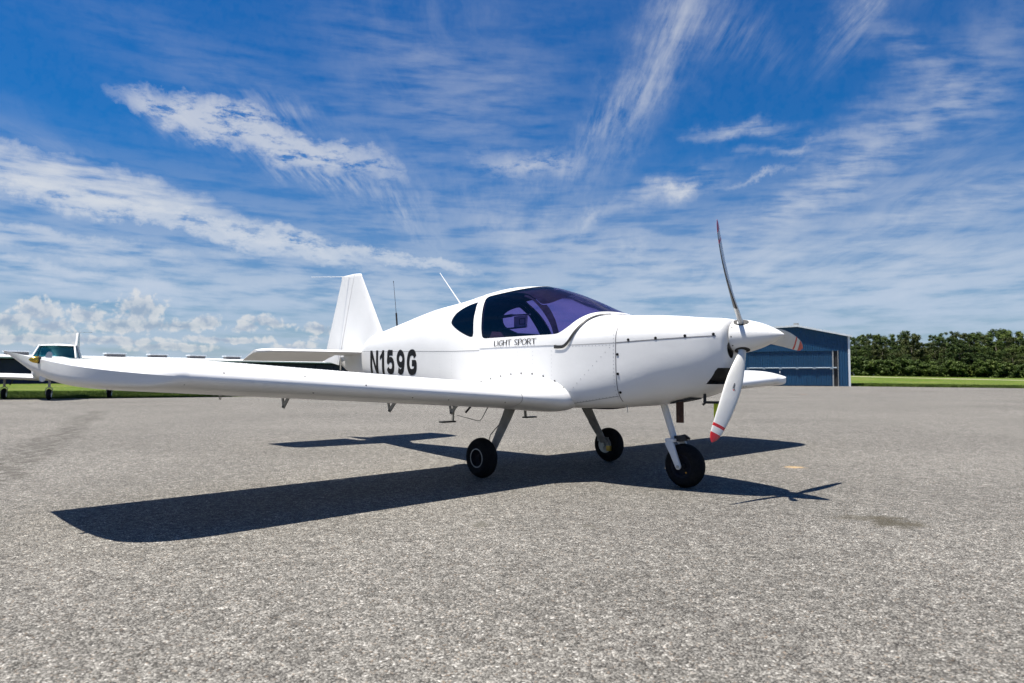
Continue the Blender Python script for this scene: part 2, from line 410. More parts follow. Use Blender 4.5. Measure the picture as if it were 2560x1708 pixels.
APRON = [(-90, -60), (-90, 1.0), (-19.75, 26.6), (-11.5, 29.5), (6, 36.5), (14, 50), (16, 66), (26.5, 61.3), (28.4, 57.9), (36.4, 48.8), (95, -10), (95, -60)]
def terrain_h(x, y):
    """grass field: level with the apron, then a low swell before the wood"""
    d = math.hypot(x, y)
    h = -0.03
    if d > 55:
        t = min(1., (d - 55) / 95.); t = t * t * (3 - 2 * t)
        a = math.atan2(x, y)
        k = (a - R(26)) / R(12)                       # higher towards the hangar
        hi = .95 - .75 * min(1., max(0., k))
        if a < R(15): hi = .25
        elif a < R(26): hi = .25 + .7 * (a - R(15)) / R(11)
        h += t * hi
        if d > 150: h += (d - 150) * .0005
    return h
def asphalt():
    m = bpy.data.materials.new('asphalt'); m.use_nodes = True
    t = NT(m.node_tree); b = t.n['Principled BSDF']
    tc = t.new('ShaderNodeTexCoord').outputs['Object']
    wv = t.noise(tc, 30, 2, .5, out='Color'); tcw = t.vmath('ADD', tc, t.vmath('MULTIPLY', wv, (.012, .012, 0)))
    v1 = t.voro(tcw, 125); v2 = t.voro(tcw, 250)
    c1 = t.sep(v1.outputs['Color']); c2 = t.sep(v2.outputs['Color'])
    st = t.ramp(c1[0], [(0., (.040, .037, .032)), (.18, (.085, .080, .071)), (.45, (.165, .156, .140)), (.75, (.265, .252, .228)), (.92, (.37, .352, .322)), (1., (.56, .54, .50))])
    warm = t.mix(t.math('MULTIPLY', t.smooth(c1[1], .86, .98), .45), st, (.30, .21, .14))
    sm = t.ramp(c2[0], [(0., (.035, .033, .029)), (.5, (.155, .147, .133)), (1., (.36, .345, .315))])
    col = t.mix(t.smooth(c1[2], .35, .6, .10, .90), sm, warm)
    gap = t.smooth(v1.outputs['Distance'], .40, .72)
    col = t.mix(t.math('MULTIPLY', gap, .75), col, (.022, .020, .018))
    v3 = t.sep(t.voro(tcw, 38).outputs['Color'])
    k3 = t.lin(v3[0], 0., 1., .74, 1.26); col = t.mix(1., col, t.comb(k3, k3, k3), 'MULTIPLY')
    # medium and large patches
    n1 = t.noise(tc, 5.0, 7, .72); n2 = t.noise(tc, .28, 4, .55); n3 = t.noise(t.mapping(tc, rot=(0, 0, R(38)), scale=(.06, .55, 1)), 1.0, 4, .6)
    k = t.math('MULTIPLY', t.math('MULTIPLY', t.math('MULTIPLY', t.lin(n1, .25, .75, .73, 1.02), t.lin(t.noise(tc, 22, 4, .75), .3, .7, .76, 1.24)), t.lin(n2, .3, .7, .90, 1.09)), t.lin(n3, .3, .7, .94, 1.05))
    col = t.mix(1., col, t.comb(k, k, k), 'MULTIPLY')
    x, y, z = t.sep(tc)
    # dark stained joints, sealed cracks, spills: marks with their own outlines
    wob = t.math('MULTIPLY', t.math('SUBTRACT', t.noise(tc, .9, 5, .65), .5), .55)
    def seg(x0, y0, x1, y1, wd, amt, col, tint, soft=1.):
        dx, dy = x1 - x0, y1 - y0; L = math.hypot(dx, dy)
        s = t.math('ADD', t.math('MULTIPLY', t.math('SUBTRACT', x, x0), dx / L), t.math('MULTIPLY', t.math('SUBTRACT', y, y0), dy / L))
        n = t.math('ABSOLUTE', t.math('ADD', t.math('SUBTRACT', t.math('MULTIPLY', t.math('SUBTRACT', y, y0), dx / L), t.math('MULTIPLY', t.math('SUBTRACT', x, x0), dy / L)), t.math('MULTIPLY', wob, soft)))
        on = t.math('MULTIPLY', t.smooth(n, wd * .4, wd, 1., 0.), t.math('MULTIPLY', t.smooth(s, -.3, .3), t.smooth(s, L - .3, L + .3, 1., 0.)))
        return t.mix(t.math('MULTIPLY', on, amt), col, tint)
    br = t.smooth(t.noise(tc, 7, 4, .6), .38, .62)
    col = seg(-3.9, 4.7, -10.5, 17.5, .32, t.math('MULTIPLY', br, .7), col, (.055, .05, .042))
    col = seg(-9.0, 14.5, -20, 26, .22, .3, col, (.10, .095, .085))
    col = seg(13.6, 33.2, 18.4, 19.0, .12, .75, col, (.055, .055, .06), .3)
    col = seg(10, 42.0, 34, 42.4, .14, .65, col, (.06, .06, .065), .4)
    col = seg(11, 34.6, 30, 35.5, .25, .3, col, (.08, .08, .08), .5)
    col = seg(-2.0, 10.6, 2.2, 9.3, .02, .5, col, (.07, .065, .06), .25)
    col = seg(3.0, 9.8, 9.5, 13.0, .025, .45, col, (.07, .065, .06), .4)
    def blot(x0, y0, rx, ry, amt, col, tint, sc=9):
        vx = t.math('DIVIDE', t.math('SUBTRACT', x, x0), rx); vy = t.math('DIVIDE', t.math('SUBTRACT', y, y0), ry)
        r = t.math('SQRT', t.math('ADD', t.math('MULTIPLY', vx, vx), t.math('MULTIPLY', vy, vy)))
        r = t.math('ADD', r, t.math('MULTIPLY', t.math('SUBTRACT', t.noise(tc, sc, 4, .6), .5), 1.5))
        return t.mix(t.math('MULTIPLY', t.smooth(r, .35, 1., 1., 0.), amt), col, tint)
    col = blot(2.78, 6.79, .12, .10, .55, col, (.55, .36, .15), 26)
    col = blot(2.34, 4.25, .20, .22, .80, col, (.050, .043, .028))
    col = blot(2.22, 4.40, .26, .10, .45, col, (.060, .052, .035))
    col = blot(-.19, 4.19, .07, .11, .65, col, (.09, .085, .07), 14)
    col = blot(.45, 4.15, .06, .08, .55, col, (.09, .085, .07), 14)
    col = blot(9.0, 33.0, .5, .6, .4, col, (.10, .10, .10))
    col = blot(14.0, 33.0, .22, .5, .6, col, (.25, .14, .10), 2)
    col = blot(16.5, 32.0, .3, .5, .6, col, (.12, .11, .09), 2)
    t.link(col, b.inputs['Base Color'])
    b.inputs['Roughness'].default_value = .88; b.inputs['Specular IOR Level'].default_value = .25
    bn = t.new('ShaderNodeBump'); bn.inputs['Strength'].default_value = .55; bn.inputs['Distance'].default_value = .006
    h = t.math('ADD', t.math('MULTIPLY', v1.outputs['Distance'], -1.), t.math('MULTIPLY', c1[0], .5))
    t.link(h, bn.inputs['Height']); t.link(bn.outputs[0], b.inputs['Normal'])
    return m
def grass_mat():
    m = bpy.data.materials.new('grass_field'); m.use_nodes = True
    t = NT(m.node_tree); b = t.n['Principled BSDF']
    tc = t.new('ShaderNodeTexCoord').outputs['Object']
    n1 = t.noise(tc, 1.7, 6, .65); n2 = t.noise(tc, .12, 4, .6); n3 = t.noise(tc, 14, 3, .6)
    col = t.ramp(n1, [(.3, (.042, .072, .007)), (.5, (.072, .114, .011)), (.7, (.118, .162, .021))])
    col = t.mix(t.smooth(n2, .45, .68, 0., .45), col, (.17, .165, .05))
    col = t.mix(t.smooth(n3, .5, .75, 0., .5), col, (.035, .07, .008))
    n4 = t.noise(tc, .45, 6, .7); col = t.mix(t.smooth(n4, .52, .70, 0., .55), col, (.15, .155, .035)); col = t.mix(t.smooth(n4, .30, .46, .5, 0.), col, (.030, .062, .008))
    x, y, z = t.sep(tc)
    d = t.math('SQRT', t.math('ADD', t.math('MULTIPLY', x, x), t.math('MULTIPLY', y, y)))
    d = t.math('ADD', d, t.math('MULTIPLY', t.noise(tc, .08, 3, .5), 14))
    path = t.math('MULTIPLY', t.smooth(d, 128, 131), t.smooth(d, 136, 139, 1., 0.))
    col = t.mix(t.math('MULTIPLY', path, .75), col, (.34, .30, .22))
    t.link(col, b.inputs['Base Color']); b.inputs['Roughness'].default_value = .9
    b.inputs['Specular IOR Level'].default_value = .15
    bn = t.new('ShaderNodeBump'); bn.inputs['Strength'].default_value = .8; bn.inputs['Distance'].default_value = .05
    t.link(n3, bn.inputs['Height']); t.link(bn.outputs[0], b.inputs['Normal'])
    return m
ASPHALT = asphalt(); GRASS = grass_mat()

def build_ground():
    # one sheet to the horizon, finer where the swell is
    rs = [0, 8, 16, 24, 32, 40, 48, 55, 62, 70, 78, 86, 94, 102, 110, 120, 130, 140, 150, 165, 180, 200, 230, 270, 330, 420, 600, 1000, 2000, 4000]
    na = 180; V = [(0, 0, -.03)]; F = []
    for r in rs[1:]:
        for k in range(na):
            a = 2 * math.pi * k / na; x, y = r * math.sin(a), r * math.cos(a)
            V.append((x, y, terrain_h(x, y) if r < 1100 else terrain_h(x * 420 / r, y * 420 / r)))
    for k in range(na): F.append((0, 1 + (k + 1) % na, 1 + k))
    for i in range(len(rs) - 2):
        for k in range(na):
            k2 = (k + 1) % na; a = 1 + i * na
            F.append((a + k, a + k2, a + na + k2, a + na + k))
    mesh('ground', V, F, GRASS, kind='structure', label='green grass field stretching behind the apron to the wood')
    top = [(x, y, 0.) for x, y in APRON]; n = len(top)
    V = top + [(x, y, -.08) for x, y in APRON]
    F = [tuple(range(n))[::-1]] + [(k, n + k, n + (k + 1) % n, (k + 1) % n) for k in range(n)]
    bm = bmesh.new(); vv = [bm.verts.new(p) for p in V]
    for f in F: bm.faces.new([vv[i] for i in f])
    bmesh.ops.recalc_face_normals(bm, faces=bm.faces)
    me = bpy.data.meshes.new('apron'); bm.to_mesh(me); bm.free(); me.materials.append(ASPHALT)
    link(bpy.data.objects.new('apron', me), kind='structure', label='light grey speckled asphalt apron under the aircraft')
build_ground()

# ------------------------------------------------------------------ light aircraft: fuselage form
# station x, half width, height of widest point, top, bottom, upper roundness, lower roundness
FUS = np.array([
(-4.16,.030,1.19,1.225,1.045,2.0,2.6),
(-3.95,.050,1.20,1.235,.958,2.0,2.8),
(-3.60,.085,1.205,1.240,.915,2.2,3.2),
(-3.52,.094,1.208,1.246,.904,2.2,3.4),
(-3.47,.100,1.208,1.280,.900,2.2,3.4),
(-3.42,.108,1.208,1.340,.893,2.2,3.5),
(-3.36,.118,1.207,1.390,.886,2.2,3.6),
(-3.28,.130,1.206,1.427,.876,2.2,3.7),
(-3.18,.145,1.205,1.452,.864,2.2,3.8),
(-3.05,.166,1.200,1.470,.850,2.2,4.0),
(-2.50,.250,1.190,1.559,.785,2.2,4.4),
(-1.70,.365,1.170,1.682,.692,2.2,5.0),
(-1.20,.425,1.158,1.726,.640,2.15,5.5),
(-.85,.470,1.150,1.770,.612,2.1,6.0),
(-.45,.510,1.148,1.798,.600,2.1,6.0),
(0.,.535,1.155,1.768,.602,2.1,6.0),
(.25,.535,1.160,1.703,.606,2.1,6.0),
(.50,.522,1.164,1.608,.612,2.15,6.0),
(.75,.500,1.165,1.497,.618,2.25,6.0),
(.95,.478,1.165,1.424,.626,2.4,5.5),
(1.17,.445,1.165,1.411,.644,2.5,4.6),
(1.50,.378,1.167,1.386,.690,2.5,3.2),
(1.75,.300,1.168,1.356,.744,2.4,2.8),
(1.88,.240,1.168,1.345,.800,2.3,2.6),
(1.95,.190,1.170,1.334,.850,2.2,2.4)])
_SC = {}
def sec(x):
    k = round(x, 4)
    if k not in _SC: _SC[k] = [pchip(x, FUS[:, 0], FUS[:, j]) for j in range(1, 7)]
    return _SC[k]
def fus_y(x, z):
    wd, zs, zt, zb, nu, nl = sec(x)
    t, n = ((z - zs) / (zt - zs), nu) if z >= zs else ((zs - z) / (zs - zb), nl)
    return wd * max(0., 1 - min(1., t) ** n) ** (1 / n)
def fus_n(x, z, side=-1):
    """outward normal of the skin"""
    e = .006
    P = lambda a, b: Vector((a, side * fus_y(a, b), b))
    n = (P(x + e, z) - P(x - e, z)).cross(P(x, z + e) - P(x, z - e))
    n.normalize()
    if n.y * side < 0: n = -n
    return n
def on_skin(x, z, side=-1, off=0.):
    return Vector((x, side * fus_y(x, z), z)) + fus_n(x, z, side) * off
def ring(x, nl=22, nu=30):
    wd, zs, zt, zb, eu, el = sec(x)
    half = []
    for i in range(nl):
        t = math.pi / 2 * (1 - i / nl)
        half.append((wd * max(0, math.cos(t)) ** (2 / el), zs - (zs - zb) * math.sin(t) ** (2 / el)))
    for i in range(nu + 1):
        t = math.pi / 2 * i / nu
        half.append((wd * max(0, math.cos(t)) ** (2 / eu), zs + (zt - zs) * math.sin(t) ** (2 / eu)))
    half[0] = (0., half[0][1]); half[-1] = (0., half[-1][1])
    return [(x, -a, b) for a, b in half] + [(x, a, b) for a, b in half[-2:0:-1]]

class Skin:
    """a mesh with vertex normals that can be cut along implicit curves"""
    def __init__(s, v, f, n): s.v, s.f, s.n = v, f, n
    def split(s, g):
        G = [g(p) for p in s.v]; cache = {}; A = []; B = []
        def cut(i, j):
            k = (min(i, j), max(i, j))
            if k not in cache:
                a, b = k; lo, hi = 0., 1.
                pa, pb = Vector(s.v[a]), Vector(s.v[b]); sa = G[a] > 0
                for _ in range(14):
                    m = (lo + hi) / 2
                    if (g(pa.lerp(pb, m)) > 0) == sa: lo = m
                    else: hi = m
                m = (lo + hi) / 2
                s.v.append(tuple(pa.lerp(pb, m))); s.n.append(Vector(s.n[a]).lerp(Vector(s.n[b]), m).normalized()); G.append(0.)
                cache[k] = len(s.v) - 1
            return cache[k]
        for f in s.f:
            sg = [G[i] > 0 for i in f]
            if all(sg): A.append(f); continue
            if not any(sg): B.append(f); continue
            ia, ib = [], []
            for q in range(len(f)):
                i, j = f[q], f[(q + 1) % len(f)]
                (ia if sg[q] else ib).append(i)
                if sg[q] != sg[(q + 1) % len(f)]:
                    c = cut(i, j); ia.append(c); ib.append(c)
            if len(ia) > 2: A.append(tuple(ia))
            if len(ib) > 2: B.append(tuple(ib))
        return Skin(s.v, A, s.n), Skin(s.v, B, s.n)
    def compact(s, off=0.):
        idx = {}; V = []; N = []; F = []
        for f in s.f:
            for i in f:
                if i not in idx:
                    idx[i] = len(V); n = Vector(s.n[i])
                    V.append(tuple(Vector(s.v[i]) + n * off)); N.append(tuple(n))
            F.append(tuple(idx[i] for i in f))
        return V, F, N
    def build(s, name, material, parent, off=0., **kw):
        V, F, N = s.compact(off)
        return mesh(name, V, F, material, parent, normals=N, **kw)
def loft(rings, closed=True):
    V = [p for r in rings for p in r]; n = len(rings[0]); F = []
    for i in range(len(rings) - 1):
        for k in range(n if closed else n - 1):
            k2 = (k + 1) % n
            F.append((i * n + k, i * n + k2, (i + 1) * n + k2, (i + 1) * n + k))
    return V, F
def vnormals(V, F, outward_from=None):
    N = np.zeros((len(V), 3)); P = np.array(V)
    for f in F:
        c = np.cross(P[f[2]] - P[f[0]], P[f[3 % len(f)]] - P[f[1]])
        for i in f: N[i] += c
    N /= np.maximum(1e-12, np.linalg.norm(N, axis=1))[:, None]
    return [Vector(n) for n in N]
def spline(pts, n=8, closed=False):
    """Catmull-Rom through 2D/3D points"""
    P = [Vector((*p, 0.)[:3]) for p in pts]; out = []
    m = len(P); rng = range(m) if closed else range(m - 1)
    for i in rng:
        p1, p2 = P[i], P[(i + 1) % m]
        p0 = P[i - 1] if (closed or i > 0) else p1 * 2 - p2
        p3 = P[(i + 2) % m] if (closed or i + 2 < m) else p2 * 2 - p1
        for k in range(n):
            t = k / n
            out.append(.5 * ((2 * p1) + (p2 - p0) * t + (2 * p0 - 5 * p1 + 4 * p2 - p3) * t * t + (3 * p1 - p0 - 3 * p2 + p3) * t ** 3))
    if not closed: out.append(P[-1])
    return out
def poly_sdf(pts):
    P = np.array([(p[0], p[1]) for p in pts]); Q = np.roll(P, -1, 0); D = Q - P; L2 = (D ** 2).sum(1) + 1e-12
    lo, hi = P.min(0) - .05, P.max(0) + .05
    def g(x, z):
        if x < lo[0] or x > hi[0] or z < lo[1] or z > hi[1]: return -.05
        r = np.array([x, z]) - P
        t = np.clip((r * D).sum(1) / L2, 0, 1)
        d = np.sqrt((((r - D * t[:, None]) ** 2).sum(1)).min())
        c = ((P[:, 1] > z) != (Q[:, 1] > z)) & (x < D[:, 0] * (z - P[:, 1]) / np.where(np.abs(D[:, 1]) < 1e-12, 1e-12, D[:, 1]) + P[:, 0])
        return d if c.sum() % 2 else -d
    return g

ACX, ACY, ACR = .3781, 6.6837, R(-47.715)
AC = empty('light_aircraft', (ACX, ACY, 0), ACR,
           label='white low-wing light aircraft with purple tinted canopy and three-blade propeller', cat='aircraft')

# ---- skin with its openings
def build_fuselage():
    xs = list(np.arange(-4.16, -3.58, .05)) + list(np.arange(-3.58, -3.05, .012)) + list(np.arange(-3.05, -1.15, .05)) + list(np.arange(-1.15, 1.17, .02)) + [1.17] + list(np.arange(1.20, 1.95, .028)) + [1.95]
    rings = [ring(float(x)) for x in xs]
    c = (0., 1.11)
    base = rings[-1]
    for dx, k in ((.012, .955), (.021, .88), (.028, .78), (.033, .62), (.036, .40), (.037, .18)):
        rings.append([(1.95 + dx, p[1] * k, c[1] + (p[2] - c[1]) * k) for p in base])
    V, F = loft(rings)
    n = len(base)
    F.append(tuple(range(n))[::-1]); F.append(tuple(len(V) - n + k for k in range(n)))
    F = [f for f in F]
    N = vnormals(V, F)
    mid = sum((Vector(v) * Vector(m) for v, m in zip([(v[0] * 0, v[1], v[2] - 1.1) for v in V], N)), 0.) if False else None
    s = sum(v[1] * m[1] for v, m in zip(V, N))
    if s < 0: N = [-m for m in N]; F = [tuple(reversed(f)) for f in F]
    sk = Skin([tuple(v) for v in V], F, N)
    front, aft = sk.split(lambda p: p[0] - 1.17)
    # canopy glass outline in the side view
    gl = spline([(-.386, 1.259), (-.03, 1.258), (.39, 1.258), (.545, 1.259)], 6)[:-1] + \
         spline([(.545, 1.259), (.60, 1.270), (.675, 1.317), (.728, 1.372), (.761, 1.410), (.79, 1.440), (.83, 1.458), (.88, 1.462), (.92, 1.475)], 8)
    gl += [Vector((1.0, 1.60, 0)), Vector((.6, 1.95, 0)), Vector((.05, 1.95, 0))]
    gl += spline([(.02, 1.80), (0., 1.772), (-.06, 1.763), (-.14, 1.753), (-.35, 1.729), (-.50, 1.716), (-.60, 1.708), (-.632, 1.695), (-.632, 1.675), (-.607, 1.640), (-.553, 1.549), (-.503, 1.444), (-.475, 1.366), (-.445, 1.292), (-.425, 1.268)], 6)
    gg = poly_sdf(gl)
    glass, rest = aft.split(lambda p: gg(p[0], p[2]))
    q = poly_sdf(spline([(-1.104, 1.475), (-1.10, 1.522), (-1.057, 1.577), (-.938, 1.628), (-.80, 1.655), (-.752, 1.655), (-.735, 1.630), (-.691, 1.559), (-.661, 1.477), (-.625, 1.385), (-.604, 1.318), (-.608, 1.292), (-.635, 1.284), (-.719, 1.302), (-.882, 1.355), (-1.015, 1.410), (-1.080, 1.445)], 5, True))
    qw, rest = rest.split(lambda p: q(p[0], p[2]))
    # canopy frame: white rail and hoop that opens with the glass
    fr = [(-.47, 1.166), (.56, 1.166)] + [tuple(p[:2]) for p in spline([(.56, 1.166), (.62, 1.158), (.66, 1.165), (.715, 1.205), (.760, 1.272), (.804, 1.342), (.83, 1.390), (.861, 1.426), (.901, 1.440), (.94, 1.452)], 6)[1:]] + \
         [(1.0, 1.6), (.6, 1.95), (-.9, 1.95), (-.93, 1.775), (-.80, 1.74), (-.70, 1.69), (-.655, 1.60), (-.60, 1.47), (-.55, 1.36), (-.51, 1.27), (-.48, 1.20)]
    fg = poly_sdf(fr)
    frame, rest = rest.split(lambda p: fg(p[0], p[2]))
    hull = rest
    hull.build('fuselage', WHITE, AC)
    inner, _ = hull.split(lambda p: min(p[0] + 1.75, -.50 - p[0], p[2] - 1.02))
    inner.build('cabin_lining', SKIN_IN, AC, off=-.022)
    frame.build('frame_lining', SKIN_IN, AC, off=-.018)
    cf = frame.build('canopy_frame', WHITE, AC, off=.004, label='white canopy rail and hoop around the purple glass')
    glass.build('canopy_glass', GLASS, cf, label='purple tinted bubble canopy')
    nearq, farq = qw.split(lambda p: -p[1])
    nearq.build('quarter_window', GLASS, AC, off=-.002, label='dark teardrop quarter window behind the canopy')
    farq.build('quarter_window', GLASS, AC, off=-.002)
    # sun shade and front hoop just inside the glass
    sh = poly_sdf(spline([(-.62, 1.74), (-.35, 1.728), (-.08, 1.690), (.10, 1.625), (.235, 1.560), (.325, 1.572), (.352, 1.622), (.305, 1.676), (.27, 1.74), (0., 1.86), (-.5, 1.86)], 6, True))
    V2, F2, N2 = glass.compact(-.02)
    ins = Skin(V2, F2, [Vector(v) for v in N2])
    shade, rem = ins.split(lambda p: min(sh(p[0], p[2]), .02 - p[1]))
    shade.build('sun_shade', DARK, AC, label='dark shade under the top of the canopy')
    up = spline([(-.10, 1.678), (.06, 1.625), (.206, 1.545), (.32, 1.468), (.414, 1.388), (.47, 1.325), (.515, 1.250)], 6)
    dn = spline([(.585, 1.250), (.50, 1.375), (.40, 1.472), (.30, 1.545), (.18, 1.610), (.05, 1.668), (-.10, 1.71)], 6)
    hp = poly_sdf([tuple(p[:2]) for p in up] + [tuple(p[:2]) for p in dn])
    hoop, _ = rem.split(lambda p: min(hp(p[0], p[2]), .02 - p[1]))
    hoop.build('canopy_hoop', DARK, AC, off=-.012, label='dark hoop inside the canopy')
    # cowling: upper and lower shells, air intakes
    def inlet(p):
        if p[0] < 1.72: return -1.
        mouth = min(.185 - abs(p[1]), .958 - p[2], p[2] - .835 - .0 * p[0])
        e = 1 - ((abs(p[1]) - .092) / .040) ** 2 - ((p[2] - 1.092 - (abs(p[1]) - .092) * .5) / .058) ** 2
        return max(mouth, e * .03 if p[0] > 1.90 else -1.)
    hole, cow = front.split(inlet)
    upc, loc_ = cow.split(lambda p: p[2] - (1.166 + (p[0] - 1.17) * .042))
    upc.build('upper_cowling', WHITE, AC); lc = loc_.build('lower_cowling', WHITE, AC)
    hole.build('air_intake', BLACK, lc, off=-.035)
    # dark firewall inside the nose so that nothing shows through
    mb = MB()
    wd = sec(1.17)[0]
    mb.prism([(p[1] * .97, 1.03 + (p[2] - 1.03) * .97) for p in ring(1.17)[::3]], 'x', 1.13, 1.145)
    mb.build('firewall', DARK, AC)
build_fuselage()

def ribbon(name, pts, width, material, parent, off=.003, side=-1, **kw):
    """thin strip lying on the fuselage skin; pts in side view"""
    V = []; F = []
    for i, p in enumerate(pts):
        a, b = pts[max(i - 1, 0)], pts[min(i + 1, len(pts) - 1)]
        P = on_skin(p[0], p[1], side, off); t = on_skin(b[0], b[1], side, off) - on_skin(a[0], a[1], side, off)
        n = fus_n(p[0], p[1], side); s_ = t.cross(n)
        s_.normalize(); wd = width(i / (len(pts) - 1)) if callable(width) else width
        V += [P - s_ * wd / 2, P + s_ * wd / 2]
        if i: F.append((2 * i - 2, 2 * i - 1, 2 * i + 1, 2 * i))
    return mesh(name, V, F, material, parent, **kw)
def dense(pts, step=.03):
    out = []
    for a, b in zip(pts[:-1], pts[1:]):
        n = max(1, int(math.hypot(b[0] - a[0], b[1] - a[1]) / step))
        out += [(a[0] + (b[0] - a[0]) * k / n, a[1] + (b[1] - a[1]) * k / n) for k in range(n)]
    return out + [pts[-1]]

def skin_details():
    seal = [tuple(p[:2]) for p in spline([(.555, 1.150), (.61, 1.146), (.663, 1.154), (.715, 1.197), (.760, 1.265), (.804, 1.335), (.83, 1.383), (.861, 1.416), (.893, 1.428)], 8)]
    for sd_ in (-1, 1):
        ribbon('canopy_seal', seal, lambda u: .030 * (1 - .45 * u), BLACK, AC, .009, sd_, label='black rubber seal curving along the canopy frame' if sd_ < 0 else None)
        ribbon('panel_seam', dense([(-3.45, 1.222), (-2.267, 1.188), (-1.4, 1.164), (-.95, 1.152), (-.48, 1.146)], .06), .004, SEAM, AC, .0015, sd_)
        ribbon('panel_seam', dense([(.70, 1.160), (.87, 1.161), (1.168, 1.164)], .05), .004, SEAM, AC, .0015, sd_)
        ribbon('panel_seam', dense([(1.172, 1.166), (1.93, 1.1985)], .04), .007, SEAM, AC, .0015, sd_)
        ribbon('panel_seam', [(1.17, z) for z in np.linspace(.69, 1.403, 40)], .007, SEAM, AC, .0015, sd_)
        ribbon('panel_seam', dense([(.64, .655), (.89, .690), (1.165, .735)], .05), .004, SEAM, AC, .0015, sd_)
    # quarter-turn fasteners on the cowling
    for (x, z) in [(1.282, 1.186), (1.509, 1.192), (1.729, 1.203), (1.915, 1.211), (1.186, 1.071), (1.186, .914), (1.186, .765)]:
        for sd_ in (-1, 1):
            P = on_skin(x, z, sd_, .002); n = fus_n(x, z, sd_)
            MB().tube([P - n * .006, P + n * .002], .011, 12).build('fastener', INK, AC)
    # rivet lines, too fine to pick apart: one joined part
    mb = MB()
    def rv(x, z, sd_, r=.0035):
        P = on_skin(x, z, sd_); n = fus_n(x, z, sd_)
        a = n.cross(Vector((0, 0, 1))).normalized(); b = n.cross(a)
        vs_ = [P + (a * math.cos(k * math.pi / 3) + b * math.sin(k * math.pi / 3)) * r + n * .001 for k in range(6)] + [P + n * .0024]
        mb.add(vs_, [(k, (k + 1) % 6, 6) for k in range(6)])
    for sd_ in (-1, 1):
        for z in np.arange(.72, 1.40, .030): rv(1.150, z, sd_, .0045)
        for x in np.arange(.72, 1.15, .033): rv(x, 1.148, sd_, .0045); rv(x, .67 + (x - .72) * .155, sd_, .0045)
        for k in range(11): rv(.709 + k * .0406, .765 + k * .0363, sd_, .0045)
        for x0 in (-.40, -.10, .10, .30, .52):
            for z in np.arange(.80, 1.13, .035): rv(x0, z, sd_, .0032)
        for x0 in (-1.0, -1.25, -1.75, -2.3):
            zb = sec(x0)[3]
            for z in np.arange(zb + .10, 1.14, .035): rv(x0, z, sd_, .0032)
        for x in np.arange(-3.3, -.55, .04): rv(x, 1.135 + max(0., -x - .9) * .022, sd_, .0028)
        for x in np.arange(-.42, .55, .16): rv(x, 1.205, sd_, .006)
        # screws round the wing root fairing
    mb.build('rivet_line', RIVET, AC, kind='stuff')
    for (x, z) in [(-.448, .840), (-.29, .872), (-.134, .896), (.012, .914), (.151, .922), (.293, .917), (.425, .897), (.554, .855), (.645, .797), (.690, .72)]:
        P = on_skin(x, z, -1, .002); n = fus_n(x, z, -1)
        MB().tube([P - n * .004, P + n * .0035], .0065, 10).build('screw', INK, AC)
skin_details()

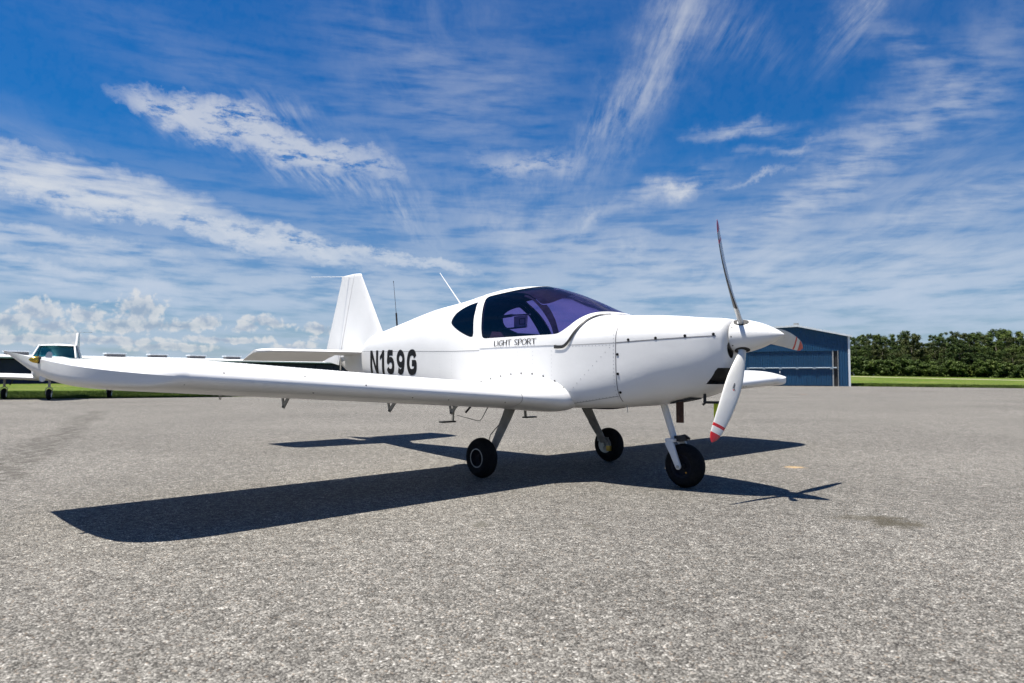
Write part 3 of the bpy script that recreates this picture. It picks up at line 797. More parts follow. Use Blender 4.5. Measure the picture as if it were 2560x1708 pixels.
def lettering():
    # registration: one mesh per character laid on the skin
    z0, z1 = .926, 1.224
    def lay(bm, ch):
        for k in range(1, 8):
            for co, no, lo, hi in (((-3.2 + k * .2, 0, 0), (1, 0, 0), 0, 0), ((0, z0 + (z1 - z0) * k / 8, 0), (0, 1, 0), 0, 0)):
                bmesh.ops.bisect_plane(bm, geom=list(bm.verts) + list(bm.edges) + list(bm.faces), plane_co=co, plane_no=no)
        for v in bm.verts: v.co = on_skin(-3.13 + (v.co.x + 3.13) * .972, v.co.y - (v.co.x + 3.13) * .017, -1, .0022)
        m2 = bpy.data.meshes.new('registration_letter'); bm.to_mesh(m2); bm.free(); m2.materials.append(INK)
        return link(bpy.data.objects.new('registration_letter', m2), AC)
    def outline(ch, x0, x1, pts):
        bm = bmesh.new(); bm.faces.new([bm.verts.new((x0 + p * (x1 - x0), z0 + q * (z1 - z0), 0)) for p, q in pts])
        bmesh.ops.triangulate(bm, faces=bm.faces); lay(bm, ch)
    def stroke(ch, x0, x1, path, wd, smooth=True):
        H = z1 - z0; W_ = x1 - x0; hw = wd / 2
        pts = [Vector((x0 + hw + p * (W_ - wd), z0 + hw + q * (H - wd), 0)) for p, q in path]
        if smooth: pts = spline(pts, 7)
        bm = bmesh.new(); prev = None
        for i, p in enumerate(pts):
            t = (pts[min(i + 1, len(pts) - 1)] - pts[max(0, i - 1)]).normalized(); nn = Vector((-t.y, t.x, 0)) * hw
            cur = (bm.verts.new(p + nn), bm.verts.new(p - nn))
            if prev: bm.faces.new((prev[0], prev[1], cur[1], cur[0]))
            prev = cur
        lay(bm, ch)
    outline('N', -3.130, -2.860, [(0, 0), (0, 1), (.27, 1), (.74, .33), (.74, 1), (1, 1), (1, 0), (.73, 0), (.26, .67), (.26, 0)])
    outline('1', -2.815, -2.665, [(.52, 0), (.52, .70), (.08, .58), (.08, .75), (.40, .86), (.60, 1), (1, 1), (1, 0)])
    stroke('5', -2.585, -2.355, [(.90, 1), (.50, 1), (.14, 1), (.10, .80), (.04, .53), (.20, .58), (.55, .64), (.88, .55), (1, .32), (.88, .08), (.5, 0), (.12, .06), (0, .20)], .068)
    stroke('9', -2.285, -2.055, [(.97, .55), (.80, .42), (.5, .37), (.18, .45), (0, .68), (.12, .90), (.45, 1), (.82, .90), (.98, .68), (.96, .40), (.80, .10), (.45, 0), (.06, .10)], .068)
    stroke('G', -1.995, -1.735, [(.96, .76), (.82, .95), (.50, 1.), (.16, .90), (0, .60), (.02, .30), (.22, .05), (.55, 0), (.85, .06), (.97, .16), (1., .30), (.99, .44), (.92, .46), (.52, .46)], .072)
    # hand-drawn capitals on the canopy rail
    S = {'L': [[(0, 1), (.05, 0), (.62, .06)]], 'I': [[(.1, 1), (.14, 0)]], 'G': [[(.85, .85), (.55, 1.0), (.15, .75), (.05, .35), (.35, 0), (.75, .12), (.85, .42), (.5, .45)]],
         'H': [[(.05, 1.05), (.1, 0)], [(.8, 1), (.78, -.03)], [(-.05, .52), (.95, .58)]], 'T': [[(-.1, .95), (.95, 1.04)], [(.42, 1.0), (.46, -.02)]],
         'S': [[(.75, .9), (.4, 1.05), (.12, .8), (.35, .52), (.68, .3), (.5, .02), (.05, .08)]], 'P': [[(.08, 1), (.12, -.05)], [(-.02, .95), (.5, 1.06), (.8, .78), (.5, .5), (.12, .48)]],
         'O': [[(.5, 1), (.15, .8), (.05, .4), (.35, .0), (.8, .15), (.95, .6), (.75, .95), (.5, 1)]], 'R': [[(.08, 1), (.12, -.02)], [(-.02, .95), (.5, 1.06), (.75, .8), (.5, .55), (.15, .5)], [(.4, .5), (.9, -.02)]]}
    W = {'L': .62, 'I': .25, 'G': .85, 'H': .85, 'T': .85, ' ': .45, 'S': .72, 'P': .72, 'O': .95, 'R': .85}
    txt = 'LIGHT SPORT'; tot = sum(W[c] + .14 for c in txt); x = -.225; sc = .575 / tot
    for c in txt:
        if c != ' ':
            V = []; F = []
            for st in S[c]:
                pts = [tuple(p[:2]) for p in spline(st, 4)] if len(st) > 2 else dense(st, .3)
                base = len(V)
                for i, p in enumerate(pts):
                    a, b = pts[max(0, i - 1)], pts[min(len(pts) - 1, i + 1)]
                    t = Vector((b[0] - a[0], b[1] - a[1])); t.normalize(); nn = Vector((-t.y, t.x)) * .066 * (1.25 - .5 * abs(t.x))
                    for sg in (-1, 1):
                        q = (p[0] + nn.x * sg, p[1] + nn.y * sg)
                        V.append(on_skin(x + q[0] * sc, 1.180 + q[1] * .050, -1, .0075))
                    if i: F.append((base + 2 * i - 2, base + 2 * i - 1, base + 2 * i + 1, base + 2 * i))
            mesh('rail_letter', V, F, INK, AC)
        x += (W[c] + .14) * sc
lettering()

def cabin():
    MB().box((.05, 0, .80), (2.0, .84, .05)).build('cabin_floor', SKIN_IN, AC)
    for sy in (-1, 1):
        mb = MB()
        V = []; 
        prof = [(.22, .94), (.20, 1.00), (-.22, .96), (-.32, 1.0), (-.52, 1.26), (-.56, 1.31), (-.61, 1.30), (-.52, 1.04), (-.42, .88), (.18, .86)]
        mb.prism(prof, 'y', sy * .04, sy * .44)
        st = mb.build('seat', SEAT, AC, bevel=.02)
        h = MB(); h.prism([(-.50, 1.245), (-.47, 1.25), (-.545, 1.345), (-.60, 1.345), (-.60, 1.30), (-.55, 1.31)], 'y', sy * .10, sy * .38)
        h.build('headrest', SEAT, st, bevel=.01)
    # instrument panel with glare shield
    mb = MB(); mb.prism([(.62, .95), (.62, 1.20), (.58, 1.25), (.64, 1.30), (.78, 1.325), (.86, 1.29), (.86, .95)], 'y', -.40, .40)
    mb.build('instrument_panel', DARK, AC, bevel=.012)
    # rear bulkhead and baggage shelf
    mb = MB(); mb.prism([(p[1] * .95, 1.15 + (p[2] - 1.15) * .95) for p in ring(-1.70)[::3]], 'x', -1.72, -1.70); mb.build('rear_bulkhead', SKIN_IN, AC)
    MB().box((-1.15, 0, 1.06), (1.1, .70, .03)).build('baggage_shelf', SKIN_IN, AC)
    # lower cabin walls
    for sy in (-1, 1):
        pts = [(x, sy * (fus_y(x, 1.1) - .02)) for x in np.linspace(-.66, 1.1, 14)]
        V = [(x, y, z) for x, y in pts for z in (.82, 1.235)]
        mesh('side_panel', V, [(2 * i, 2 * i + 2, 2 * i + 3, 2 * i + 1) for i in range(13)], SKIN_IN, AC)
    # map holder on the far side: two rods and a plate
    mb = MB(); mb.tube([(-.90, .12, 1.534), (-.68, .12, 1.542)], .016, 8); mb.tube([(-.68, .12, 1.542), (-.416, .12, 1.534)], .008, 8)
    mb.tube([(-.915, .12, 1.402), (-.465, .12, 1.408)], .009, 8); mb.tube([(-.455, .12, 1.535), (-.470, .12, 1.405)], .006, 8); hol = mb.build('map_holder', ALU, AC)
    MB().box((-.565, .125, 1.470), (.20, .005, .115)).build('plate', mat('clear_plate', (.62, .56, .66), .3), hol)
    mb = MB()
    for (c0, sz) in (((-.535, .121, 1.497), (.085, .003, .008)), ((-.535, .121, 1.440), (.085, .003, .008)), ((-.577, .121, 1.468), (.008, .003, .05)), ((-.495, .121, 1.468), (.008, .003, .05))): mb.box(c0, sz)
    mb.build('plate_mark', RUST, hol)
    MB().tube([(.02, .0, 1.76), (.0, -.02, 1.69), (-.03, -.02, 1.65), (.01, -.03, 1.64)], .012, 8).build('canopy_latch', BLACK, AC)
cabin()

# ------------------------------------------------------------------ wings
LE, CH = .54, 1.45
def dih(y): return .655 + (.0665 if y < 0 else .0540) * abs(y)
def af(c, up):
    """section height as a fraction of chord"""
    t = 5 * .150 * (.2969 * math.sqrt(c) - .1260 * c - .3516 * c ** 2 + .2843 * c ** 3 - .1030 * c ** 4)
    cam_ = .014 / .16 * (.8 * c - c * c) if c < .4 else .014 / .36 * (.2 + .8 * c - c * c)
    return cam_ + t if up else cam_ - t
CS = [0.5 * (1 - math.cos(math.pi * k / 26)) for k in range(27)]
def section(y, le=LE, ch=CH, fu=1., fl=1., cmax=1.):
    z0 = dih(y)
    cs = [c * cmax for c in CS]
    up = [(le - c * ch, y, z0 + ch * af(c, True) * fu - .012 * c) for c in reversed(cs)]
    lo = [(le - c * ch, y, z0 + ch * af(c, False) * fl - .012 * c) for c in cs[1:]]
    return up + lo
def wing_side(sd_):
    far = sd_ > 0
    HC = .735                                            # hinge line as a fraction of chord
    ys = [.88, 1.2, 1.6, 2.0, 2.4, 2.8, 3.2, 3.5]
    rings = [section(sd_ * y, cmax=HC) for y in ys]
    V, F = loft(rings)
    n = len(rings[0])
    wg = mesh('wing', V, F, WHITE, AC, angle=40, label='far wing reaching towards the blue hangar' if far else 'near wing reaching towards the camera side')
    fix(wg)
    # flap and aileron behind the hinge line
    for nm, a, b, dn in (('flap', .884, 2.02, .0), ('aileron', 2.03, 3.497, .0)):
        rg = []
        for y in (a, (a + b) / 2, b):
            z0 = dih(sd_ * y); pts = []
            for c in [HC - .012 + (1 - HC + .012) * k / 6 for k in range(6, -1, -1)]:
                pts.append((LE - c * CH, sd_ * y, z0 + CH * af(c, True) - .012 * c - .002))
            for c in [HC - .012 + (1 - HC + .012) * k / 6 for k in range(0, 7)]:
                pts.append((LE - c * CH, sd_ * y, z0 + CH * af(c, False) - .012 * c + .002))
            rg.append(pts)
        V, F = loft(rg); m = len(rg[0]); F += [tuple(range(m))[::-1], tuple(2 * m + k for k in range(m))]
        fix(mesh(nm, V, F, WHITE, AC, angle=40))
    # inboard closure behind the hinge so the gap stays dark
    # root fairing
    rg = []
    for k in range(15):
        y = .40 + .48 * k / 14
        e = max(0., 1 - (y - .50) / .38) if y > .5 else 1.
        e = e ** 1.5
        le = LE + .175 * e; te = LE - CH
        rg.append(section(sd_ * y, le=le, ch=le - te, fu=1 + .62 * e, fl=1 + .02 * e))
    V, F = loft(rg)
    fa = mesh('wing_root_fairing', V, F, WHITE, AC)
    fix(fa)
    s0 = section(sd_ * .885)
    mb = MB(); pts = [(p[0], p[1], p[2]) for p in s0[8:44]]
    V = []; F = []
    for i, p in enumerate(pts):
        a, b = Vector(pts[max(i - 1, 0)]), Vector(pts[min(i + 1, len(pts) - 1)]); t = (b - a).normalized(); nn = t.cross(Vector((0, 1, 0)))
        c0 = Vector((LE - .4, p[1], dih(p[1])));
        if nn.dot(Vector(p) - c0) < 0: nn = -nn
        V += [Vector(p) + nn * .0015 + Vector((0, -.0025, 0)), Vector(p) + nn * .0015 + Vector((0, .0025, 0))]
        if i: F.append((2 * i - 2, 2 * i - 1, 2 * i + 1, 2 * i))
    mesh('panel_seam', V, F, SEAM, AC)
    # tip: the underside sweeps up to a sharp outer edge
    yi = 3.5; inner = section(sd_ * yi)
    E = spline([(.54, 3.58, 0), (.525, 3.74, 0), (.475, 3.90, 0), (.36, 4.03, 0), (.20, 4.09, 0), (.02, 4.13, 0), (-.345, 4.18, 0), (-.93, 4.222, 0)], 12)
    lens = [0.]
    for a, b in zip(E[:-1], E[1:]): lens.append(lens[-1] + (b - a).length)
    def edge(c):
        # by distance behind the leading edge
        s = c * lens[-1]; i = min(max(0, int(np.searchsorted(lens, s)) - 1), len(E) - 2)
        u = (s - lens[i]) / max(1e-9, lens[i + 1] - lens[i]); p = E[i].lerp(E[i + 1], u)
        k = max(0., (.54 - p.x) / 1.47)
        z = dih(sd_ * p.y) + .004 + .128 * k ** .8
        return Vector((p.x, sd_ * p.y, z))
    m = len(CS); NS = 20; rows = []
    for s in range(NS + 1):
        u = s / NS; row = []
        for idx, p in enumerate(inner):
            isup = idx < m; c = CS[m - 1 - idx] if isup else CS[idx - m + 1]
            e = edge(c ** .92); p = Vector(p)
            if isup: q = p.lerp(e, u); q.z = p.z + (e.z - p.z) * (u ** 1.7) + math.sin(u * math.pi) * .004
            else:
                th_ = u * math.pi / 2; ex_ = .28 + .95 * c ** 2.4; uy = math.sin(th_) ** ex_; zp = 1 - max(0., math.cos(th_)) ** ex_; q = p.lerp(e, uy); q.z = p.z + .0665 * abs(q.y - p.y) * (1 - zp) + (e.z - p.z) * zp
            row.append(tuple(q))
        rows.append(row)
    V, F = loft(rows)
    tip = mesh('wing_tip', V, F, WHITE, AC, angle=60, label='upswept tip of the near wing with amber lamp' if not far else None)
    fix(tip)
    # navigation lamp: teardrop lens on a black ring
    P = edge(.46); P = Vector((-.05, sd_ * 4.145, P.z + .004)); dr = Vector((.10, sd_ * .98, .02)).normalized()
    mb = MB(); mb.tube([P + dr * t for t in (.0, .008, .018, .029, .038, .044, .046)], [.020, .0205, .019, .015, .0095, .004, .0006], 14)
    ln = mb.build('navigation_lamp', BRASS, tip)
    mb = MB(); mb.tube([P - dr * .012, P + dr * .002], [.020, .0225], 14); mb.build('lamp_base', BLACK, ln)
    # hinge brackets below the trailing edge
    for y in (2.40, 1.40, .70):
        z = dih(sd_ * y); zb = z + CH * af(.80, False) - .01; Y = sd_ * y
        mb = MB(); pv = Vector((-.675, Y, z - .166))
        for tx in (-.715, -.545):
            top = Vector((tx, Y, z + CH * af((LE - tx) / CH, False) - .006)); d_ = pv - top; L = d_.length
            M = Matrix((d_.normalized(), Vector((0, 1, 0)), d_.normalized().cross(Vector((0, 1, 0))))).transposed()
            mb.box((top + pv) / 2, (L + .01, .010, .034 if tx > -.6 else .028), M)
        hb = mb.build('hinge_bracket', LEG, AC)
        MB().tube([pv + Vector((0, -.012, 0)), pv + Vector((0, .012, 0))], .009, 10).build('pivot_bolt', BLACK, hb)
    # tie-down ring and rivet heads along the spar and trailing skin
    z = dih(sd_ * 3.15) + CH * af(.35, False)
    mb = MB(); mb.tube([(LE - .35 * CH + .018 * math.sin(a), sd_ * 3.15, z - .016 + .018 * math.cos(a)) for a in np.linspace(0, 2 * math.pi, 14)], .0035, 6, caps=False)
    mb.build('tie_down_ring', GREY, AC)
    mb = MB()
    for c in (.10, .30, .345, .70):
        for y in np.arange(.95, 3.5, .042):
            for up in ((True, False) if c in (.30, .70) else (True,)):
                P = Vector((LE - c * CH, sd_ * y, dih(sd_ * y) + CH * af(c, up) - .012 * c)); r = .0036
                sg = 1 if up else -1
                mb.add([P + Vector((r * math.cos(a), r * math.sin(a), .0006 * sg)) for a in np.arange(5) * 2 * math.pi / 5] + [P + Vector((0, 0, .0032 * sg))], [(k, (k + 1) % 5, 5) for k in range(5)])
    for y in (1.35, 1.9, 2.5, 3.05, 3.45):
        for c in [.01 + .03 * k for k in range(1, 24)]:
            P = Vector((LE - c * CH, sd_ * y, dih(sd_ * y) + CH * af(c, True) - .012 * c)); r = .0034
            mb.add([P + Vector((r * math.cos(a), r * math.sin(a), .0005)) for a in np.arange(5) * 2 * math.pi / 5] + [P + Vector((0, 0, .0025))], [(k, (k + 1) % 5, 5) for k in range(5)])
    mb.build('rivet_line', RIVET if False else WHITE_METAL, AC, kind='stuff')
    # chips and bugs on the leading edge: small dark screws
    random.seed(5 + int(far))
    for y in (1.05, 1.62, 1.95, 2.35, 2.72, 2.78, 3.30, 3.52):
        c = random.uniform(.004, .03); P = Vector((LE - c * CH, sd_ * y, dih(sd_ * y) + CH * af(c, random.random() < .5)))
        mb = MB(); nn = Vector((1, 0, .15)).normalized(); mb.tube([P - nn * .004, P + nn * .0022], .0048, 8); mb.build('screw', INK, AC)
def fix(o):
    bm = bmesh.new(); bm.from_mesh(o.data); bmesh.ops.remove_doubles(bm, verts=bm.verts, dist=1e-6); bmesh.ops.recalc_face_normals(bm, faces=bm.faces); bm.to_mesh(o.data); bm.free()
    o.data.polygons.foreach_set('use_smooth', [True] * len(o.data.polygons)); o.data.set_sharp_from_angle(angle=R(45))
wing_side(-1); wing_side(1)

# ------------------------------------------------------------------ tail
def tail():
    def sym(t, c):  # symmetric section half thickness as a fraction of chord
        return 5 * t * (.2969 * math.sqrt(max(c, 0)) - .1260 * c - .3516 * c ** 2 + .2843 * c ** 3 - .1036 * c ** 4)
    # fin and rudder: slices by height, (leading edge, hinge, trailing edge)
    cs = [0.5 * (1 - math.cos(math.pi * k / 14)) for k in range(15)]
    def fin_ring(z, le, hg, te, part, sq=1.):
        ch = le - te; pts = []
        if part == 'fin': rng = [c * (le - hg) / ch for c in cs]
        else: rng = [(le - hg) / ch + .012 + (1 - (le - hg) / ch - .012) * c for c in cs]
        L = [(le - c * ch, max(.0012, sym(.085, c) * ch) * sq, z) for c in rng]
        return [(x, -y, zz) for x, y, zz in L] + [(x, y, zz) for x, y, zz in reversed(L)]
    def geom(z):
        t = (z - 1.256) / (2.27 - 1.256)
        le = -3.62 + (z - 2.256) * -(3.62 - 3.089) / (2.256 - 1.479) * -1 if False else -3.089 - (z - 1.479) * (3.62 - 3.089) / (2.256 - 1.479)
        hg = -4.101 + .301 * t; te = -4.648 + .452 * t
        return le, hg, te
    for part in ('fin', 'rudder'):
        rg = []
        z0 = 1.16 if part == 'fin' else 1.095
        for z in np.linspace(z0, 2.262, 12):
            le, hg, te = geom(z); rg.append(fin_ring(z, le, hg, te, part))
        le, hg, te = geom(2.262)
        for dz, k, sh_ in ((.016, .97, .006), (.030, .86, .016), (.040, .66, .034), (.046, .34, .07)):
            r = fin_ring(2.262 + dz, le - sh_, hg, te, part, k)
            rg.append([(x, y, 2.262 + dz + (.012 if part == 'rudder' else .012 * (le - x) / .2) * min(1, dz / .04)) for x, y, zz in r])
        if part == 'rudder':   # cut the foot of the rudder on a slant
            rg[0] = [(x, y, 1.043 + min(1., max(0., (-4.13 - x) / .32)) * .045 + max(0., -4.42 - x) * .06) for x, y, z in rg[0]]
        V, F = loft(rg); n = len(rg[0]); F += [tuple(range(n))[::-1], tuple(len(V) - n + k for k in range(n))]
        o = mesh(part, V, F, WHITE, AC); fix(o)
        if part == 'fin': fin = o
    # horizontal surfaces with drooped elevator
    for sd_ in (-1, 1):
        def pl(y):
            le = -3.44 - .20 * (y - .10) / 1.15
            return le
        rg = []
        for y in list(np.linspace(.04, 1.22, 8)) + [1.27, 1.305, 1.325]:
            e = max(0., (y - 1.20) / .125); le = pl(y) - .26 * e ** 2.0; hg = -4.02; ch = .72
            pts = []
            for c in cs: x = le + (hg - le) * c; pts.append((x, c))
            th = .044 * (1 - .55 * e ** 3)
            up = [(x, sd_ * y, 1.213 + th * math.sin(math.pi * min(1, c * 1.15 + .0) ** .55 * .5) * (1 - .28 * c)) for x, c in pts]
            lo = [(x, sd_ * y, 1.213 - th * math.sin(math.pi * min(1, c * 1.15) ** .55 * .5) * (1 - .28 * c)) for x, c in reversed(pts)]
            rg.append(up + lo[:-1])
        V, F = loft(rg); n = len(rg[0]); F += [tuple(range(n))[::-1], tuple(len(V) - n + k for k in range(n))]
        st = mesh('stabilizer', V, F, WHITE, AC, label='near tailplane' if sd_ < 0 else None); fix(st)
        rg = []
        for y in (.185, .5, .9, 1.30, 1.325):
            k = 1. if y < 1.31 else .5
            te = -4.395
            i0 = -4.025 if y > .2 else -4.025
            top = [(-4.385 - (.03 if y > .3 else 0.), 1.106), (-4.20, 1.168), (-4.025, 1.244 - .0)]
            pts = [(te, 1.102), (-4.21, 1.163 + .016 * k), (-4.028, 1.213 + .030 * k), (-4.028, 1.213 - .030 * k), (-4.21, 1.163 - .016 * k), (te, 1.098)]
            rg.append([(x, sd_ * y, z) for x, z in pts])
        V, F = loft(rg); n = 6; F += [tuple(range(n))[::-1], tuple(len(V) - n + q for q in range(n))]
        fix(mesh('elevator', V, F, WHITE, AC, label='drooped near elevator' if sd_ < 0 else None))
    # elevator horn below
    MB().box((-4.09, -.06, 1.06), (.03, .008, .16)).build('elevator_horn', LEG, AC)
    # aerials
    mb = MB(); mb.tube([(-2.738, 0, 1.515), (-2.764, 0, 1.70)], .011, 10); wh = mb.build('whip_aerial', BLACK, AC)
    mb = MB(); mb.tube([(-2.764, 0, 1.70), (-2.833, 0, 2.112)], [.0035, .0025], 6); mb.tube([(-2.833, 0, 2.10), (-2.836, 0, 2.118)], .005, 6); mb.build('whip', BLACK, wh)
    mb = MB(); mb.tube([(-1.43, 0, 1.70), (-1.45, 0, 1.735), (-1.826, 0, 2.109)], [.020, .0075, .0045], 8); mb.build('rod_aerial', WHITE_METAL, AC)
    for sd_ in (-1, 1):
        mb = MB(); mb.tube([(-3.95, sd_ * .02, 2.292), (-4.42, sd_ * .36, 2.305)], [.0045, .0028], 6); mb.build('tail_aerial', WHITE_METAL, fin)
tail()

# ------------------------------------------------------------------ propeller
def propeller():
    HX, HZ, RAD, PHI = 2.062, 1.198, .912, .055
    sp = []
    for k in range(25):
        t = k / 24; x = 1.996 + t * .366
        r = .129 * (1 - t ** 1.75) ** .86 if t < 1 else .0005
        sp.append((x, max(r, .0006)))
    mb = MB(); mb.lathe([(1.990, .05), (1.990, .1275)] + sp, (0, 0, HZ), 'x', 56)
    spin = mb.build('spinner', WHITE, AC, angle=50, label='white pointed spinner')
    mb = MB(); mb.lathe([(1.955, .02), (1.955, .118), (1.989, .118), (1.989, .02)], (0, 0, HZ), 'x', 48); mb.build('spinner_backplate', SEAM, spin)
    for k in range(3):          # fixing screws of the spinner
        for da in (.5, 1.05, 1.6):
            a = PHI + k * 2.0944 + da; P = Vector((2.012, .1275 * math.cos(a), HZ + .1275 * math.sin(a))); n = Vector((.1, math.cos(a), math.sin(a)))
            MB().tube([P - n * .004, P + n * .002], .0055, 8).build('screw', INK, spin)
    for k in range(3):
        a = PHI + k * 2 * math.pi / 3
        er = Vector((0, math.cos(a), math.sin(a))); et = Vector((0, -math.sin(a), math.cos(a)))   # radial, direction of turning
        ex = Vector((1, 0, 0)); O = Vector((HX, 0, HZ))
        rings = []; rr = []
        for i in range(34):
            r = .085 + (RAD - .085) * (i / 33); u = r / RAD
            ch = pchip(u, np.array([.09, .16, .28, .42, .55, .70, .84, .93, .97, 1.0]), np.array([.052, .058, .098, .132, .140, .132, .112, .088, .060, .012]))
            be = R(pchip(u, np.array([.09, .25, .45, .7, 1.0]), np.array([48., 38., 29., 22., 17.])))
            th = pchip(u, np.array([.09, .2, .4, .7, 1.0]), np.array([.92, .50, .21, .14, .10])) * ch
            sw = -.115 * u ** 2.6 + .012 * math.sin(u * 3.1)
            cd = ex * math.sin(be) + et * math.cos(be)             # towards the leading edge
            nd = ex * math.cos(be) - et * math.sin(be)             # towards the front face
            c0 = O + er * r + et * sw + ex * (.012 * u * u)
            pts = []
            for q in range(20):
                t = 2 * math.pi * q / 20; c = .5 * (1 + math.cos(t))
                y = math.sin(t) * (.5 * th) * (1.0 if u < .2 else (1.15 * (c ** .45) * (1 - c * .15) if False else 1.0))
                pts.append(tuple(c0 + cd * ((c - .52) * ch) + nd * y))
            rings.append(pts); rr.append(u)
        V, F = loft(rings); n = 20; F += [tuple(range(n))[::-1], tuple(len(V) - n + q for q in range(n))]
        mi = []
        for f in F:
            u = sum(rr[i // n] for i in f) / len(f)
            q0 = min(i % n for i in f); back = 10 <= q0 and max(i % n for i in f) <= 19 and len(f) == 4
            mi.append(1 if (u > .905 or .845 < u < .875) else (2 if (back or q0 == 0 and (max(i % n for i in f) == 19 or max(i % n for i in f) == 1)) and .28 < u else 0))
        lab = ['propeller blade pointing to the blue hangar', 'propeller blade pointing up', 'propeller blade pointing down with red tip bands'][k]
        bl = mesh('propeller_blade', V, F, [BLADE, RED, BLADE_BACK], AC, matidx=mi, angle=50, label=lab)
        # black patch on the spinner, painted as the shaded hole round the blade root
        rs = .1225
        mb = MB()
        base = [O + er * (rs - .018), O + er * (rs + .0035)]
        for P, s_ in ((base[0], 1.), (base[1], 1.)):
            for q in range(20):
                t = 2 * math.pi * q / 20; v = ex * (.058 * math.cos(t)) + et * (.040 * math.sin(t))
                # follow the cone of the spinner
                mb.v.append(tuple(P + v - er * (v.x * .155 + (v.dot(et)) ** 2 * 4.05)))
        for q in range(20): mb.f.append((q, (q + 1) % 20, 20 + (q + 1) % 20, 20 + q))
        mb.f.append(tuple(20 + q for q in range(20)))
        mb.build('blade_root_shade_patch', BLACK, spin)
        # maker's emblem on the blade face
        em = []
        r = .46; u = r / RAD; be = R(28); cd = ex * math.sin(be) + et * math.cos(be); nd = ex * math.cos(be) - et * math.sin(be)
        th = .5 * .15 * .138 + .0012
        C = O + er * r + et * (-.115 * u ** 2.6 + .012 * math.sin(u * 3.1)) + ex * (.012 * u * u) + nd * (th)
        mb = MB()
        q = [C + er * (rad * math.cos(t)) + cd * (rad * math.sin(t)) for rad in (.011, .018) for t in np.linspace(0, 2 * math.pi, 17)[:-1]]
        mb.add(q, [(i, (i + 1) % 16, 16 + (i + 1) % 16, 16 + i) for i in range(16)])
        for s_ in (-1, 1):
            for j in range(4):
                x0 = s_ * (.026 + j * .010); wv = .012 - j * .0018
                mb.add([C + er * x0 - cd * wv, C + er * (x0 + .006) - cd * wv * .6, C + er * (x0 + .006) + cd * wv, C + er * x0 + cd * wv * .4], [(0, 1, 2, 3)])
        e_ = mb.build('emblem', INK, bl)
        mb = MB(); q = [C + nd * .0006 + er * (.008 * math.cos(t)) + cd * (.008 * math.sin(t)) for t in np.linspace(0, 2 * math.pi, 13)[:-1]]
        mb.add(q, [tuple(range(12))]); mb.build('emblem_dot', RED, bl)
propeller()

# ------------------------------------------------------------------ undercarriage
def wheel(name, c, parent_label, Rr=.176, wd=.135, outer=-1, whitering=False):
    root = None
    prof = []
    for k in range(25):
        t = math.pi * (k / 24) * 1.26 - math.pi * .13 
        a = -math.cos(t) * wd / 2; r = Rr - .058 + math.sin(t) * .058
        prof.append((a, r))
    mb = MB(); mb.lathe(prof, c, 'y', 48)
    ty = mb.build(name, TYRE, AC, angle=60, label=parent_label)
    for s_ in (-1, 1):
        mb = MB(); mb.lathe([(s_ * wd * .40, .104), (s_ * wd * .455, .098), (s_ * wd * .42, .080), (s_ * wd * .22, .070), (s_ * wd * .20, .03), (s_ * wd * .33, .026), (s_ * wd * .33, .001)], c, 'y', 36)
        mb.build('rim', DARK if s_ == outer or not whitering else DARK, ty, angle=40)
    if whitering:
        s_ = outer; mb = MB(); mb.lathe([(s_ * (wd * .455 + .001), .0835), (s_ * (wd * .462 + .001), .0805), (s_ * (wd * .455 + .001), .0755), (s_ * (wd * .44), .0755), (s_ * (wd * .44), .0835)], c, 'y', 40, closed=True)
        mb.build('rim_ring', RING, ty)
    return ty
